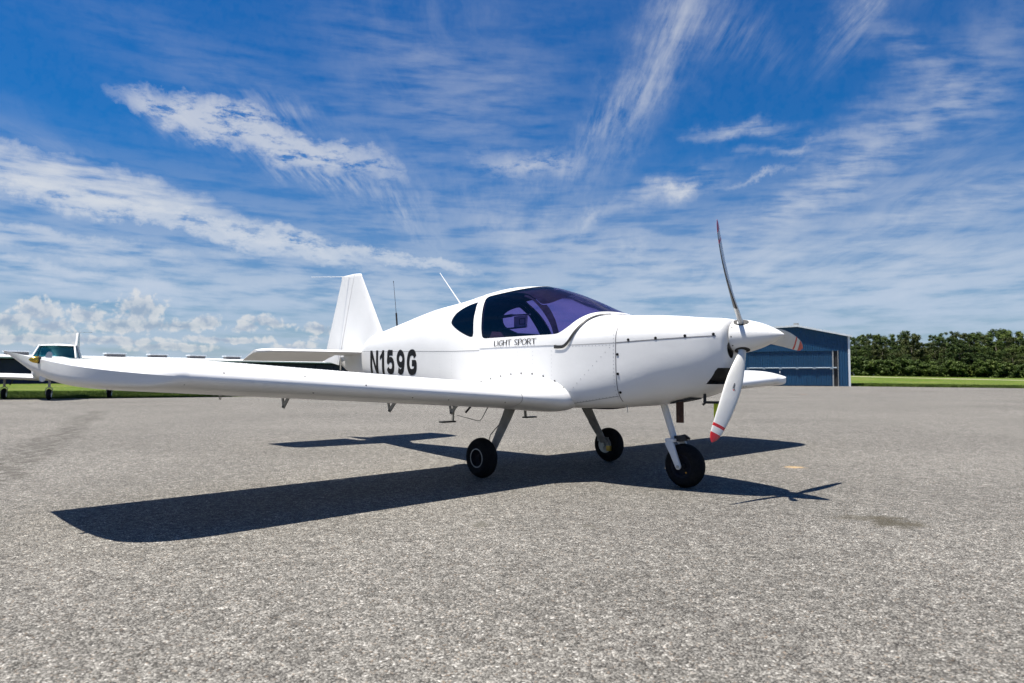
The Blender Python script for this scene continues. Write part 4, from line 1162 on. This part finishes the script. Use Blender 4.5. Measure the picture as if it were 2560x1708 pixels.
def gear():
    for sd_ in (-1, 1):
        c = (0., sd_ * .874, .176)
        wheel('main_wheel', c, 'near main wheel with thin white rim ring' if sd_ < 0 else 'far main wheel', outer=sd_, whitering=True)
        # flat spring leg
        rg = []
        for t, y, z, chd, th in ((0, .485, .66, .15, .030), (.3, .56, .53, .135, .027), (.6, .655, .385, .115, .024), (.85, .728, .275, .098, .022), (1., .775, .205, .090, .022)):
            dy, dz = .29, -.455; L = math.hypot(dy, dz); nx, nz = dz / L, dy / L
            x0 = -.02 + .03 * t
            rg.append([(x0 + sx_ * chd / 2, sd_ * (y + -nx * sy_ * th / 2), z + nz * sy_ * th / 2) for sx_, sy_ in ((-1, -.25), (-.8, -1), (.8, -1), (1, -.25), (1, .25), (.8, 1), (-.8, 1), (-1, .25))])
        V, F = loft(rg); n = 8; F += [tuple(range(n)), tuple(len(V) - n + k for k in range(n))]
        lg = mesh('gear_leg', V, F, LEG, AC, angle=30); fix(lg)
        mb = MB(); mb.tube([(0, sd_ * .77, .176), (0, sd_ * .86, .176)], .02, 12); mb.build('axle', GREY, lg)
        mb = MB(); mb.box((-.01, sd_ * .790, .235), (.15, .010, .05)); mb.box((.03, sd_ * .792, .175), (.075, .012, .10)); mb.build('brake_plate', LEG, lg, bevel=.003)
        mb = MB(); mb.lathe([(sd_ * .800, .02), (sd_ * .800, .082), (sd_ * .808, .082), (sd_ * .808, .02)], (0, 0, .176), 'y', 32); mb.build('brake_disc', GREY, lg)
        MB().box((.062, sd_ * .795, .145), (.05, .035, .055)).build('brake_caliper', mat('brass_fitting', (.45, .30, .06), .4, .6) if 'brass_fitting' not in MATS else MATS['brass_fitting'], lg, bevel=.006)
        mb = MB(); mb.tube([(-.05, sd_ * .60, .47), (-.075, sd_ * .64, .42), (-.085, sd_ * .70, .36), (-.07, sd_ * .735, .30), (-.03, sd_ * .77, .24)], .004, 6); mb.build('brake_line', BLACK, lg)
    # nose leg, fork and wheel
    c = (1.512, 0., .176)
    nw = wheel('nose_wheel', c, 'nose wheel in its white fork', wd=.130, outer=-1)
    MB().tube([(1.565, -.062, .13), (1.565, -.07, .13)], .006, 8).build('valve_cap', ORANGE, nw)
    mb = MB(); mb.tube([(1.275, 0, .76), (1.318, 0, .654), (1.412, 0, .388)], [.031, .030, .027], 16); nl_ = mb.build('nose_leg', WHITE_METAL, AC, label='slanted white nose leg')
    for sd_ in (-1, 1):
        Y = sd_ * .088
        poly = [(1.385, .352), (1.405, .372), (1.452, .372), (1.468, .35), (1.530, .185), (1.530, .165), (1.515, .150), (1.495, .152), (1.484, .168), (1.440, .258)]
        mb = MB(); mb.prism(poly, 'y', Y - .009, Y + .009); mb.build('fork_arm', WHITE_METAL, nl_, bevel=.003)
        MB().tube([(1.508, Y + sd_ * .006, .174), (1.508, Y + sd_ * .020, .174)], .012, 10).build('axle_nut', GREY, nl_)
    mb = MB(); mb.box((1.428, 0, .378), (.085, .19, .026)); mb.build('fork_crown', WHITE_METAL, nl_, bevel=.006)
    mb = MB(); mb.box((1.478, 0, .392), (.06, .11, .045)); mb.tube([(1.47, -.03, .40), (1.50, .02, .415), (1.52, .06, .385)], .012, 8); mb.build('shimmy_damper', BLACK, nl_, bevel=.004)
    # exhaust with its plate, drain with streamer, belly items
    mb = MB(); mb.tube([(1.545, -.11, .72), (1.545, -.11, .527)], .030, 18); mb.tube([(1.545, -.11, .527), (1.545, -.11, .60)], .025, 18); ex = mb.build('exhaust_pipe', RUST, AC)
    mb = MB(); mb.box((1.58, -.08, .700), (.20, .14, .010), Matrix.Rotation(-.19, 3, 'Y')); mb.build('exhaust_plate', BLACK, ex)
    mb = MB(); mb.tube([(1.765, -.10, .76), (1.765, -.10, .690)], .012, 8); mb.tube([(1.748, -.10, .675), (1.772, -.10, .694), (1.905, -.10, .696)], .010, 8); pl = mb.build('drain_fitting', BLACK, AC)
    mb = MB(); mb.box((1.862, -.10, .620), (.040, .004, .130)); mb.build('streamer', YEL, pl, label='yellow warning streamer hanging under the cowling')
    mb = MB(); mb.tube([(1.17, -.30, .66), (1.17, -.30, .60)], .003, 6); mb.build('drain_tube', GREY, AC)
    for sd_ in (-1, 1):
        mb = MB(); mb.tube([(-.88, sd_ * .40, .68), (-.90, sd_ * .50, .60), (-.90, sd_ * .512, .44)], .016, 10); sp = mb.build('step', LEG, AC, label='entry step below the near wing' if sd_ < 0 else None)
        mb = MB(); mb.box((-.90, sd_ * .575, .434), (.065, .17, .016)); mb.build('tread', BLACK, sp, bevel=.003)
    mb = MB(); mb.tube([(-.63, -.25, .64), (-.66, -.25, .57), (-.745, -.25, .462), (-.775, -.25, .440), (-.82, -.25, .434), (-1.163, -.25, .475)], [.012, .005, .0035, .0035, .0035, .003], 8); mb.build('belly_aerial', BLACK, AC)
    mb = MB(); mb.tube([(-.45, -.62, .62), (-.50, -.66, .545)], .010, 8); mb.build('tank_drain', BLACK, AC)
    mb = MB(); mb.tube([(-.52, -.80, .66), (-.52, -.80, .61)], .012, 8); mb.build('fuel_vent', BLACK, AC)
gear()

# ------------------------------------------------------------------ blue hangar
def corr(name, color, sc, rough=.5, depth=.02):
    """painted sheet metal; the ribs themselves are built"""
    return mat(name, color, rough, metal=.0, var=(.35, .10))
BLUE = corr('blue_sheet', (.0042, .056, .134), 5)
BLUE_D = corr('blue_door_sheet', (.0038, .050, .120), 5)
TRIM = mat('pale_trim', (.70, .74, .78), .5, var=(2, .06))
ROOF = mat('roof_sheet', (.62, .63, .64), .55, var=(.6, .08))
NAVY = mat('navy_sheet', (.010, .012, .050), .6, var=(.3, .15))
GAP_SHADE = mat('door_shadow_gap', (.02, .02, .022), .8)  # near-black colour standing in for the shade inside the jamb gap
RAIL = mat('rail_grey', (.26, .32, .38), .5, var=(2, .1))
def blue_hangar():
    AL = R(25)
    ux, uy = -math.cos(AL), math.sin(AL)                   # along the front, from its right corner to the left
    X0, Y0 = 28.36, 57.7
    rt = empty('blue_hangar', (X0, Y0, 0), math.atan2(uy, ux), label='blue sheet-metal hangar with pale roof trim beyond the apron', cat='hangar')
    # local: +x along the front to the left, +y towards the camera?  (rotation by 148 deg: +y points towards camera-left)
    Wd, RX = 8.6, 3.925
    eave, ridge, left = 4.22, 5.16, 4.98
    dep = -14.0                                            # behind the front
    def top(x): return eave + (ridge - eave) * x / RX if x < RX else ridge + (left - ridge) * (x - RX) / (Wd - RX)
    # front wall: separate ribbed sheets (each about 1 m) around the door
    def sheet(x0, x1, z0, z1a, z1b, y, m, name, parent, rib=.18, dpt=.022):
        V = []; F = []; n = max(1, int(round((x1 - x0) / rib))); xs = []
        for k in range(n):
            a = x0 + (x1 - x0) * k / n; wv = (x1 - x0) / n
            xs += [(a, 0), (a + wv * .55, 0), (a + wv * .65, dpt), (a + wv * .9, dpt)]
        xs.append((x1, 0))
        for (x, d) in xs:
            t = (x - x0) / (x1 - x0); V += [(x, y + d, z0), (x, y + d, z1a + (z1b - z1a) * t)]
        F = [(2 * i, 2 * i + 2, 2 * i + 3, 2 * i + 1) for i in range(len(xs) - 1)]
        return mesh(name, V, F, m, parent, smooth=False)
    DX0, DX1, DZ = .75, 8.1, 3.02
    wall = MB(); wall.box((Wd / 2, dep / 2 - .15, .0 + 2.0), (Wd - .1, abs(dep) - .1, 4.0)); 
    body = wall.build('hangar_shell', BLUE, rt)
    cuts = [0, .75, 1.75, 2.85, RX, 4.95, 5.95, 6.95, 8.1, Wd]
    for a, b in zip(cuts[:-1], cuts[1:]):
        z0 = 0. if (b <= DX0 + .01 or a >= DX1 - .01) else DZ
        sheet(a, b, z0, top(a), top(b), 0., BLUE, 'wall_sheet', rt)
    # door: upper and lower leaves of sheets, rail with brackets between, dark strip painted as the shade in the jamb gap
    dr = MB(); dr.box(((DX0 + DX1) / 2, -.16, DZ / 2), (DX1 - DX0, .06, DZ - .02)); door = dr.build('hangar_door', BLUE_D, rt, label='large blue bifold door')
    for k in range(7):
        a = DX0 + .48 + (DX1 - DX0 - .48) * k / 7; b = DX0 + .48 + (DX1 - DX0 - .48) * (k + 1) / 7 - .012
        sheet(a, b, .06, 1.50, 1.50, -.03, BLUE_D, 'door_sheet', door, .2); sheet(a, b, 1.60, DZ - .02, DZ - .02, -.03, BLUE_D, 'door_sheet', door, .2)
    MB().tube([(DX0 + .15, .03, 1.56), (DX1, .03, 1.56)], .055, 8).build('door_rail', RAIL, door)
    for k in range(6):
        x = DX0 + .55 + k * 1.35; MB().box((x, .05, 1.54), (.22, .10, .18)).build('rail_bracket', RAIL, door)
    MB().box((DX0 + .24, -.06, DZ / 2), (.30, .03, DZ)).build('jamb_shade_strip', GAP_SHADE, rt)
    MB().box((DX0 + .44, -.01, DZ / 2), (.10, .06, DZ)).build('door_edge', GREY, door)
    MB().box((DX0 + .05, .02, DZ / 2), (.05, .08, DZ)).build('door_jamb', GREY, rt)
    MB().box(((DX0 + DX1) / 2, -.02, DZ + .02), (DX1 - DX0 + .1, .12, .05)).build('door_header', BLUE, rt)
    MB().box((-.06, -.05, eave / 2), (.16, .22, eave)).build('corner_trim', TRIM, rt)
    MB().box((Wd + .06, -.05, left / 2), (.16, .22, left)).build('corner_trim', TRIM, rt)
    # roof planes and rake trim
    for (xa, xb) in ((-.30, RX), (RX, Wd + .30)):
        za, zb = (eave - .05 if xa < 0 else ridge), (ridge if xb == RX else left - .02)
        mb = MB(); mb.prism([(xa, za + .02), (xb, zb + .02), (xb, zb + .10), (xa, za + .10)], 'y', dep, .18); mb.build('roof', ROOF, rt)
        mb = MB(); mb.prism([(xa - .005, za - .03), (xb, zb - .03), (xb, zb + .13), (xa - .005, za + .13)], 'y', .185, .25); mb.build('rake_trim', TRIM, rt)
    MB().box((RX + .1, -.2, ridge + .20), (.42, .5, .20)).build('ridge_cap', GREY, rt)
    MB().tube([(5.4, .06, 1.30), (5.4, .06, 1.12)], .05, 6).build('door_handle', TRIM, door)
blue_hangar()

# ------------------------------------------------------------------ long dark hangar row on the left
def hangar_row():
    A = Vector((-53.0, 70.0, 0)); B = Vector((-27.0, 103.0, 0)); d_ = (B - A).normalized()
    A = A - d_ * 26; L = (B - A).length + 10
    rt = empty('hangar_row', A, math.atan2(d_.y, d_.x), label='long dark navy hangar row with pale roof behind the parked aircraft', cat='hangar')
    EV, RD = 2.78, 3.18
    MB().box((L / 2, 5.2, EV / 2), (L, 10., EV - .02)).build('hangar_shell', NAVY, rt)
    # door leaves: each a panel standing a little proud
    n = int(L / 3.2)
    for k in range(n):
        x0 = L * k / n; w_ = L / n
        MB().box((x0 + w_ / 2, .16 if k % 2 else .10, 1.28), (w_ - .12, .06, 2.5)).build('door_leaf', NAVY, rt)
    MB().box((L / 2, .08, 2.65), (L, .20, .16)).build('door_track', DARK, rt)
    for sgn in (0, 1):
        mb = MB(); pr = [(-.45, EV), (5.2, RD), (5.2, RD + .07), (-.45, EV + .07)] if not sgn else [(5.2, RD), (10.9, EV), (10.9, EV + .07), (5.2, RD + .07)]
        mb.prism(pr, 'x', -.4, L + .4); mb.build('roof', ROOF, rt)
    MB().box((L / 2, -.48, EV + .0), (L + .8, .06, .16)).build('gutter', ROOF, rt)
    # roof ventilators
    k = 0; x = 4.0
    while x < L - 2:
        v = MB(); v.box((x, 4.6, RD + .40), (2.3, 1.1, .14)); hd = v.build('roof_ventilator', TRIM, rt)
        MB().box((x, 4.6, RD + .18), (2.1, .8, .30)).build('ventilator_louvre', SEAM, hd)
        x += 5.05
    for x in (37., 53.):
        MB().box((x, -.02, 2.50), (.5, .12, .12)).build('wall_lamp', TRIM, rt)
hangar_row()

# ------------------------------------------------------------------ parked aircraft on the left
def parked():
    D = 24.6
    cx = (150 - 1280) / FPX * D
    rt = empty('parked_aircraft', (-17.74, 26.75, 0), R(-65), label='white low-wing aircraft with teal windscreen parked on the grass edge', cat='aircraft'); rt.scale = (.93, .93, 1.06)
    # local: +x forward (towards the camera), y to its left
    st = [(-5.6, .08, 1.25, 1.36, 1.10), (-4.6, .20, 1.24, 1.42, 1.0), (-3.2, .40, 1.20, 1.50, .86), (-1.6, .70, 1.14, 1.54, .74), (-.4, .80, 1.10, 1.56, .68), (.6, .80, 1.08, 1.55, .66), (1.3, .70, 1.10, 1.52, .68), (1.9, .56, 1.12, 1.50, .72), (2.35, .36, 1.14, 1.42, .82), (2.5, .22, 1.15, 1.34, .95)]
    rg = []
    for (x, w_, zs, zt, zb) in st:
        r = []
        for k in range(24):
            t = 2 * math.pi * k / 24; cy, sy = math.cos(t), math.sin(t)
            e = 2 / 3.
            r.append((x, w_ * math.copysign(abs(cy) ** e, cy), zs + ((zt - zs) if sy > 0 else (zs - zb)) * math.copysign(abs(sy) ** e, sy)))
        rg.append(r)
    V, F = loft(rg); F += [tuple(range(24)), tuple(len(V) - 24 + k for k in range(24))]
    fix(mesh('fuselage', V, F, WHITE, rt))
    # cabin: glazed house with pillars and white roof
    def frame(x, w0, w1, z0, z1): return [(x, -w0, z0), (x, -w1, z1), (x, w1, z1), (x, w0, z0)]
    lo = [(.95, .76, 1.50), (-.9, .76, 1.50), (-1.9, .56, 1.48)]; hi = [(.30, .62, 1.95), (-.7, .62, 1.97), (-1.4, .46, 1.83)]
    V = [(x, s * y, z) for (x, y, z) in lo for s in (-1, 1)] + [(x, s * y, z) for (x, y, z) in hi for s in (-1, 1)]
    mesh('windscreen', [V[0], V[1], V[7], V[6]], [(0, 1, 2, 3)], GLASS_TEAL, rt, smooth=False)
    for s in (0, 1):
        mesh('side_window', [V[s], V[2 + s], V[8 + s], V[6 + s]], [(0, 1, 2, 3)], GLASS_TEAL, rt, smooth=False)
        mesh('rear_window', [V[2 + s], V[4 + s], V[10 + s], V[8 + s]], [(0, 1, 2, 3)], GLASS_TEAL, rt, smooth=False)
        sg = -1 if s == 0 else 1
        MB().tube([(.95, sg * .76, 1.48), (.30, sg * .62, 1.95)], .035, 8).build('windscreen_pillar', WHITE, rt)
        MB().tube([(-.15, sg * .77, 1.48), (-.2, sg * .63, 1.97)], .04, 8).build('door_pillar', WHITE, rt)
    rf = [[(x, y * c, z + h * math.cos(c * 1.5) * .9) for c in np.linspace(-1, 1, 9)] for (x, y, z, h) in ((.40, .62, 1.93, .02), (.2, .65, 1.96, .06), (-.7, .65, 1.975, .08), (-1.4, .50, 1.85, .06), (-2.0, .38, 1.62, .04), (-2.6, .36, 1.50, .02))]
    V, F = loft(rf, False); fix(mesh('cabin_roof', V, F, WHITE, rt))
    MB().box((-.3, 0, 1.30), (2.0, .9, .3)).build('cabin_interior', SKIN_IN, rt)
    # wings
    for s in (-1, 1):
        rg = []
        for y, le, ch, z in ((.45, .75, 1.75, .76), (2.0, .55, 1.55, .82), (6.1, .40, 1.35, 1.02), (6.45, .30, 1.0, 1.04)):
            rg.append([(le - c * ch, s * y, z + ch * af(c, True) * .9) for c in reversed(CS[::2])] + [(le - c * ch, s * y, z + ch * af(c, False) * .9) for c in CS[2::2]])
        V, F = loft(rg); n = len(rg[0]); F += [tuple(range(n)), tuple(len(V) - n + k for k in range(n))]
        fix(mesh('wing', V, F, WHITE, rt))
        rg = [[(-4.75 - c * .85, s * y, 1.25 + .05 * math.sin(math.pi * min(1., c * 2) * .5) * (1 - c)) for c in np.linspace(1, 0, 6)] + [(-4.75 - c * .85, s * y, 1.25 - .04 * (1 - c) * min(1., c * 4)) for c in np.linspace(.1, 1, 5)] for y in (.05, 1.6)]
        V, F = loft(rg); n = len(rg[0]); F += [tuple(range(n)), tuple(len(V) - n + k for k in range(n))]
        fix(mesh('tailplane', V, F, WHITE, rt))
    mb = MB(); mb.prism([(-4.3, 1.40), (-5.15, 2.68), (-5.55, 2.70), (-5.75, 1.25), (-5.0, 1.25)], 'y', -.045, .045); mb.build('fin', WHITE, rt, bevel=.02)
    mb = MB()
    for s in (-1, 1): mb.tube([(-5.25, 0, 2.72), (-5.65, s * .55, 2.74)], .008, 6)
    mb.build('tail_aerial', GREY, rt)
    # engine, propeller, gear
    mb = MB(); mb.lathe([(2.50, .15), (2.62, .15), (2.75, .11), (2.85, .05), (2.88, .003)], (0, 0, 1.15), 'x', 24); mb.build('spinner', WHITE, rt)
    for s in (-1, 1):
        rg = []
        for r_, c_ in ((.10, .06), (.22, .10), (.36, .105), (.47, .09), (.52, .04)):
            a = R(76); er = Vector((0, math.cos(a), math.sin(a))) * s; et = Vector((0, -math.sin(a), math.cos(a)))
            P = Vector((2.58, 0, 1.15)) + er * r_
            rg.append([tuple(P + et * (c_ * math.cos(t)) + Vector((1, 0, 0)) * (.014 * math.sin(t) + .02 * math.cos(t))) for t in np.linspace(0, 2 * math.pi, 9)[:-1]])
        V, F = loft(rg); F += [tuple(range(8)), tuple(len(V) - 8 + k for k in range(8))]; fix(mesh('propeller_blade', V, F, WHITE, rt))
    for (x, y, top) in ((-.30, -1.88, .88), (-.30, 1.88, .88), (1.75, 0, .75)):
        prof = [(-math.cos(math.pi * k / 12) * .085, .115 + math.sin(math.pi * k / 12) * .085) for k in range(13)]
        mb = MB(); mb.lathe(prof, (x, y, .20), 'y', 24); wh = mb.build('wheel', TYRE, rt)
        for s in (-1, 1):
            mb = MB(); mb.lathe([(s * .078, .125), (s * .082, .10), (s * .06, .07), (s * .06, .001)], (x, y, .20), 'y', 20); mb.build('rim', ALU, wh)
        mb = MB(); mb.tube([(x, y, top), (x - .02, y, .46)], .045, 10)
        for s in (-1, 1): mb.tube([(x, y, .46), (x, y + s * .11, .40), (x, y + s * .11, .20)], .018, 8)
        mb.build('gear_leg', LEG, rt)
        if y: MB().box((x - .03, y * .86, .66), (.10, .03, .34), Matrix.Rotation(.5 * (1 if y > 0 else -1), 3, 'X')).build('gear_door', BLACK, rt)
parked()

# ------------------------------------------------------------------ wood beyond the field
BARK = mat('bark', (.10, .085, .07), .9, var=(3, .35))
def leaf_mat(name, a, b, c):
    m = bpy.data.materials.new(name); m.use_nodes = True
    t = NT(m.node_tree); bs = t.n['Principled BSDF']
    tc = t.new('ShaderNodeTexCoord').outputs['Object']
    oi = t.new('ShaderNodeObjectInfo').outputs['Random']
    n1 = t.noise(tc, .55, 3, .6, dim='3D'); n2 = t.noise(tc, 3.5, 2, .6, dim='3D')
    col = t.ramp(n1, [(.32, a), (.52, b), (.70, c)])
    col = t.mix(t.smooth(n2, .35, .7, 0., .55), col, tuple(v * .55 for v in a))
    col = t.mix(1., col, t.comb(t.lin(oi, 0, 1, .80, 1.15), t.lin(oi, 0, 1, .85, 1.12), t.lin(oi, 0, 1, .8, 1.1)), 'MULTIPLY')
    t.link(col, bs.inputs['Base Color']); bs.inputs['Roughness'].default_value = .65; bs.inputs['Specular IOR Level'].default_value = .25
    return m
LEAFS = [leaf_mat('leaf_oak', (.022, .043, .006), (.042, .073, .010), (.075, .104, .017)),
         leaf_mat('leaf_fresh', (.029, .054, .007), (.061, .095, .012), (.106, .136, .022)),
         leaf_mat('leaf_olive', (.026, .037, .007), (.053, .066, .012), (.085, .095, .022))]
def tree_meshes(seed, height, spread, base):
    rnd = random.Random(seed)
    mb = MB()
    pts = [(0, 0, -.3)]; x = y = 0
    for k in range(1, 6):
        x += rnd.uniform(-.25, .25); y += rnd.uniform(-.25, .25); pts.append((x, y, height * .75 * k / 5))
    mb.tube(pts, [.34, .30, .25, .19, .12, .05], 8)
    clumps = []
    nl = rnd.randint(9, 12)
    for k in range(nl):
        a = 2 * math.pi * (k / nl) + rnd.uniform(-.5, .5); h0 = height * rnd.uniform(.22, .62); L = spread * rnd.uniform(.45, .95)
        i = min(4, int(h0 / (height * .75) * 5)); P = Vector(pts[i]).lerp(Vector(pts[i + 1]), .5)
        Q = P + Vector((math.cos(a) * L, math.sin(a) * L, height * rnd.uniform(.06, .26)))
        M_ = P.lerp(Q, .55) + Vector((0, 0, -.25)); mb.tube([P, M_, Q], [.11, .075, .03], 6)
        clumps.append((Q, rnd.uniform(.20, .30) * spread)); clumps.append((P.lerp(Q, .62) + Vector((0, 0, rnd.uniform(.1, 1.0))), rnd.uniform(.17, .26) * spread))
    for k in range(64):
        a = rnd.uniform(0, 6.283); t = rnd.random(); zz = base + (1 - base) * t
        rr = spread * (math.sin(math.pi * (.22 + .66 * t)) ** .6) * rnd.uniform(.30, 1.0) ** .7
        clumps.append((Vector((math.cos(a) * rr, math.sin(a) * rr, height * zz * .97)), rnd.uniform(.11, .24) * spread))
    tk = bpy.data.meshes.new('trunk'); tk.from_pydata(mb.v, [], mb.f); tk.materials.append(BARK)
    tk.polygons.foreach_set('use_smooth', [True] * len(tk.polygons))
    rng = np.random.default_rng(seed); V = []; F = []
    for (C, r) in clumps:
        n = int(75 + 80 * r)
        d_ = rng.normal(size=(n, 3)); d_ /= np.linalg.norm(d_, axis=1)[:, None]
        p = np.array(C) + d_ * (r * rng.uniform(.3, 1.1, size=(n, 1))) * np.array([1, 1, .85])
        for q, dd in zip(p, d_):
            s = rng.uniform(.09, .24); u = rng.normal(size=3); nn = dd * .8 + rng.normal(size=3) * .55 + np.array([0, 0, .35]); nn /= np.linalg.norm(nn)
            u -= nn * u.dot(nn); u /= np.linalg.norm(u); v = np.cross(nn, u); b = len(V)
            V += [tuple(q - u * s), tuple(q - v * s * .45 + u * s * .1), tuple(q + u * s), tuple(q + v * s * .5 - u * s * .1)]
            F.append((b, b + 1, b + 2, b + 3))
    cr = bpy.data.meshes.new('crown'); cr.from_pydata(V, [], F)
    return tk, cr
def wood():
    kinds = [tree_meshes(11 + i, h, s, b) for i, (h, s, b) in enumerate([(12.5, 3.9, .12), (11.0, 3.5, .08), (13.5, 4.0, .15), (10.5, 3.8, .05), (12.0, 3.3, .10)])]
    crowns = {}
    for i, (tk, cr) in enumerate(kinds):
        for j, m in enumerate(LEAFS):
            c = cr.copy(); c.materials.append(m); crowns[i, j] = c
    bush = [tree_meshes(31 + i, 3.6, 2.3, .0)[1] for i in range(2)]
    for b_ in bush: b_.materials.append(LEAFS[1])
    rnd = random.Random(4)
    def put(az_px, D, scale, kind, lf, label, group, name='oak_tree'):
        x = (az_px - 1280) / FPX * D; z = terrain_h(x, D)
        o = empty(name, (x, D, z - .1), rnd.uniform(0, 6.28), label=label, cat='tree', group=group); o.scale = (scale * rnd.uniform(1.0, 1.22), scale * rnd.uniform(1.0, 1.22), scale)
        tk, cr = kinds[kind][0], crowns[kind, lf]
        link(bpy.data.objects.new('trunk', tk), o); link(bpy.data.objects.new('crown', cr), o)
    # heights of the tree tops along the skyline (photograph pixels)
    sky = [(2000, 838), (2120, 843), (2160, 840), (2200, 844), (2225, 835), (2250, 840), (2272, 832), (2300, 850), (2335, 841), (2370, 836), (2390, 824), (2412, 834), (2440, 828), (2458, 835), (2480, 828), (2520, 831), (2560, 829), (2700, 828), (3000, 832)]
    def skyline(px): return float(np.interp(px, [s_[0] for s_ in sky], [s_[1] for s_ in sky]))
    def grow(px, D, drop):
        x = (px - 1280) / FPX * D; zb = terrain_h(x, D)
        ht = .9 + (939.3 - skyline(px) - drop) / FPX * D - zb
        k = rnd.randrange(5); return k, ht / [12.5, 11.0, 13.5, 10.5, 12.0][k]
    ORD = ['first', 'second', 'third', 'fourth', 'fifth', 'sixth', 'seventh', 'eighth', 'ninth', 'tenth', 'eleventh', 'twelfth', 'thirteenth', 'fourteenth', 'fifteenth', 'sixteenth', 'seventeenth', 'eighteenth', 'nineteenth', 'twentieth', 'twenty-first', 'twenty-second', 'twenty-third', 'twenty-fourth', 'twenty-fifth']
    for row, (D, step, drop, label, group) in enumerate([
            (196, 33, 0, '{} skyline tree crown from the blue hangar, back row of the wood', 'back row of the wood'),
            (183, 32, 12, '{} tree from the blue hangar in the middle rank of the wood', 'middle rank of the wood'),
            (172, 35, 42, '{} lower tree from the blue hangar in the front rank of the wood', 'front rank of the wood')]):
        px = 2102 + row * 7; k_ = 0
        while px < 2600:
            p = px + rnd.uniform(-8, 8); d_ = D + rnd.uniform(-4, 4)
            k, s_ = grow(p, d_, drop + rnd.uniform(-9, 11)); put(p, d_, s_ * 1.03, k, rnd.choice([0, 0, 1, 2]), label.format(ORD[k_]), group)
            px += step * rnd.uniform(.85, 1.15); k_ += 1
    px = 2112; k_ = 0
    while px < 2590:
        D = 164 + rnd.uniform(-3, 3); x = (px - 1280) / FPX * D
        b_ = link(bpy.data.objects.new('shrub', bush[rnd.randrange(2)]), label='%s low shrub from the blue hangar at the foot of the wood' % ORD[k_], cat='shrub', group='shrubs along the wood edge')
        b_.location = (x, D, terrain_h(x, D) - .2); s_ = rnd.uniform(.75, 1.25); b_.scale = (s_ * 1.2, s_ * 1.2, s_); b_.rotation_euler = (0, 0, rnd.uniform(0, 6))
        px += rnd.uniform(19, 31); k_ += 1
wood()

# ------------------------------------------------------------------ grass blades along the apron edge
def grass():
    gm = leaf_mat('grass_blade', (.038, .064, .007), (.072, .115, .011), (.128, .17, .026))
    rng = np.random.default_rng(3); V = []; F = []
    def strip(poly_a, poly_b, n, depth, h0, h1, wd):
        A = np.array(poly_a); B = np.array(poly_b); d_ = B - A; nrm = np.array([-d_[1], d_[0]]) / np.hypot(*d_)
        for _ in range(n):
            t = rng.random(); q = rng.random() ** 1.6 * depth - .12
            p = A + d_ * t + nrm * q; h = rng.uniform(h0, h1); a = rng.uniform(0, 6.283); lx, ly = rng.normal(0, .35 * h, 2); b = len(V)
            z = terrain_h(p[0], p[1]) - .01
            ux, uy = math.cos(a) * wd, math.sin(a) * wd
            V.extend([(p[0] - ux, p[1] - uy, z), (p[0] + ux, p[1] + uy, z), (p[0] + lx, p[1] + ly, z + h)]); F.append((b, b + 1, b + 2))
    strip((-19.75 - 8.3, 26.6 - 3.02), (-11.5, 29.5), 60000, 14, .05, .15, .014)
    strip((-11.5, 29.5), (6, 36.5), 24000, 8, .05, .15, .014)
    strip((26.8, 60.8), (36.4, 48.8), 26000, 10, .08, .20, .03)
    strip((36.4, 48.8), (48, 37.2), 16000, 10, .08, .20, .03)
    mesh('grass', V, F, gm, kind='stuff', label='short green grass growing along the apron edge', smooth=False)
grass()
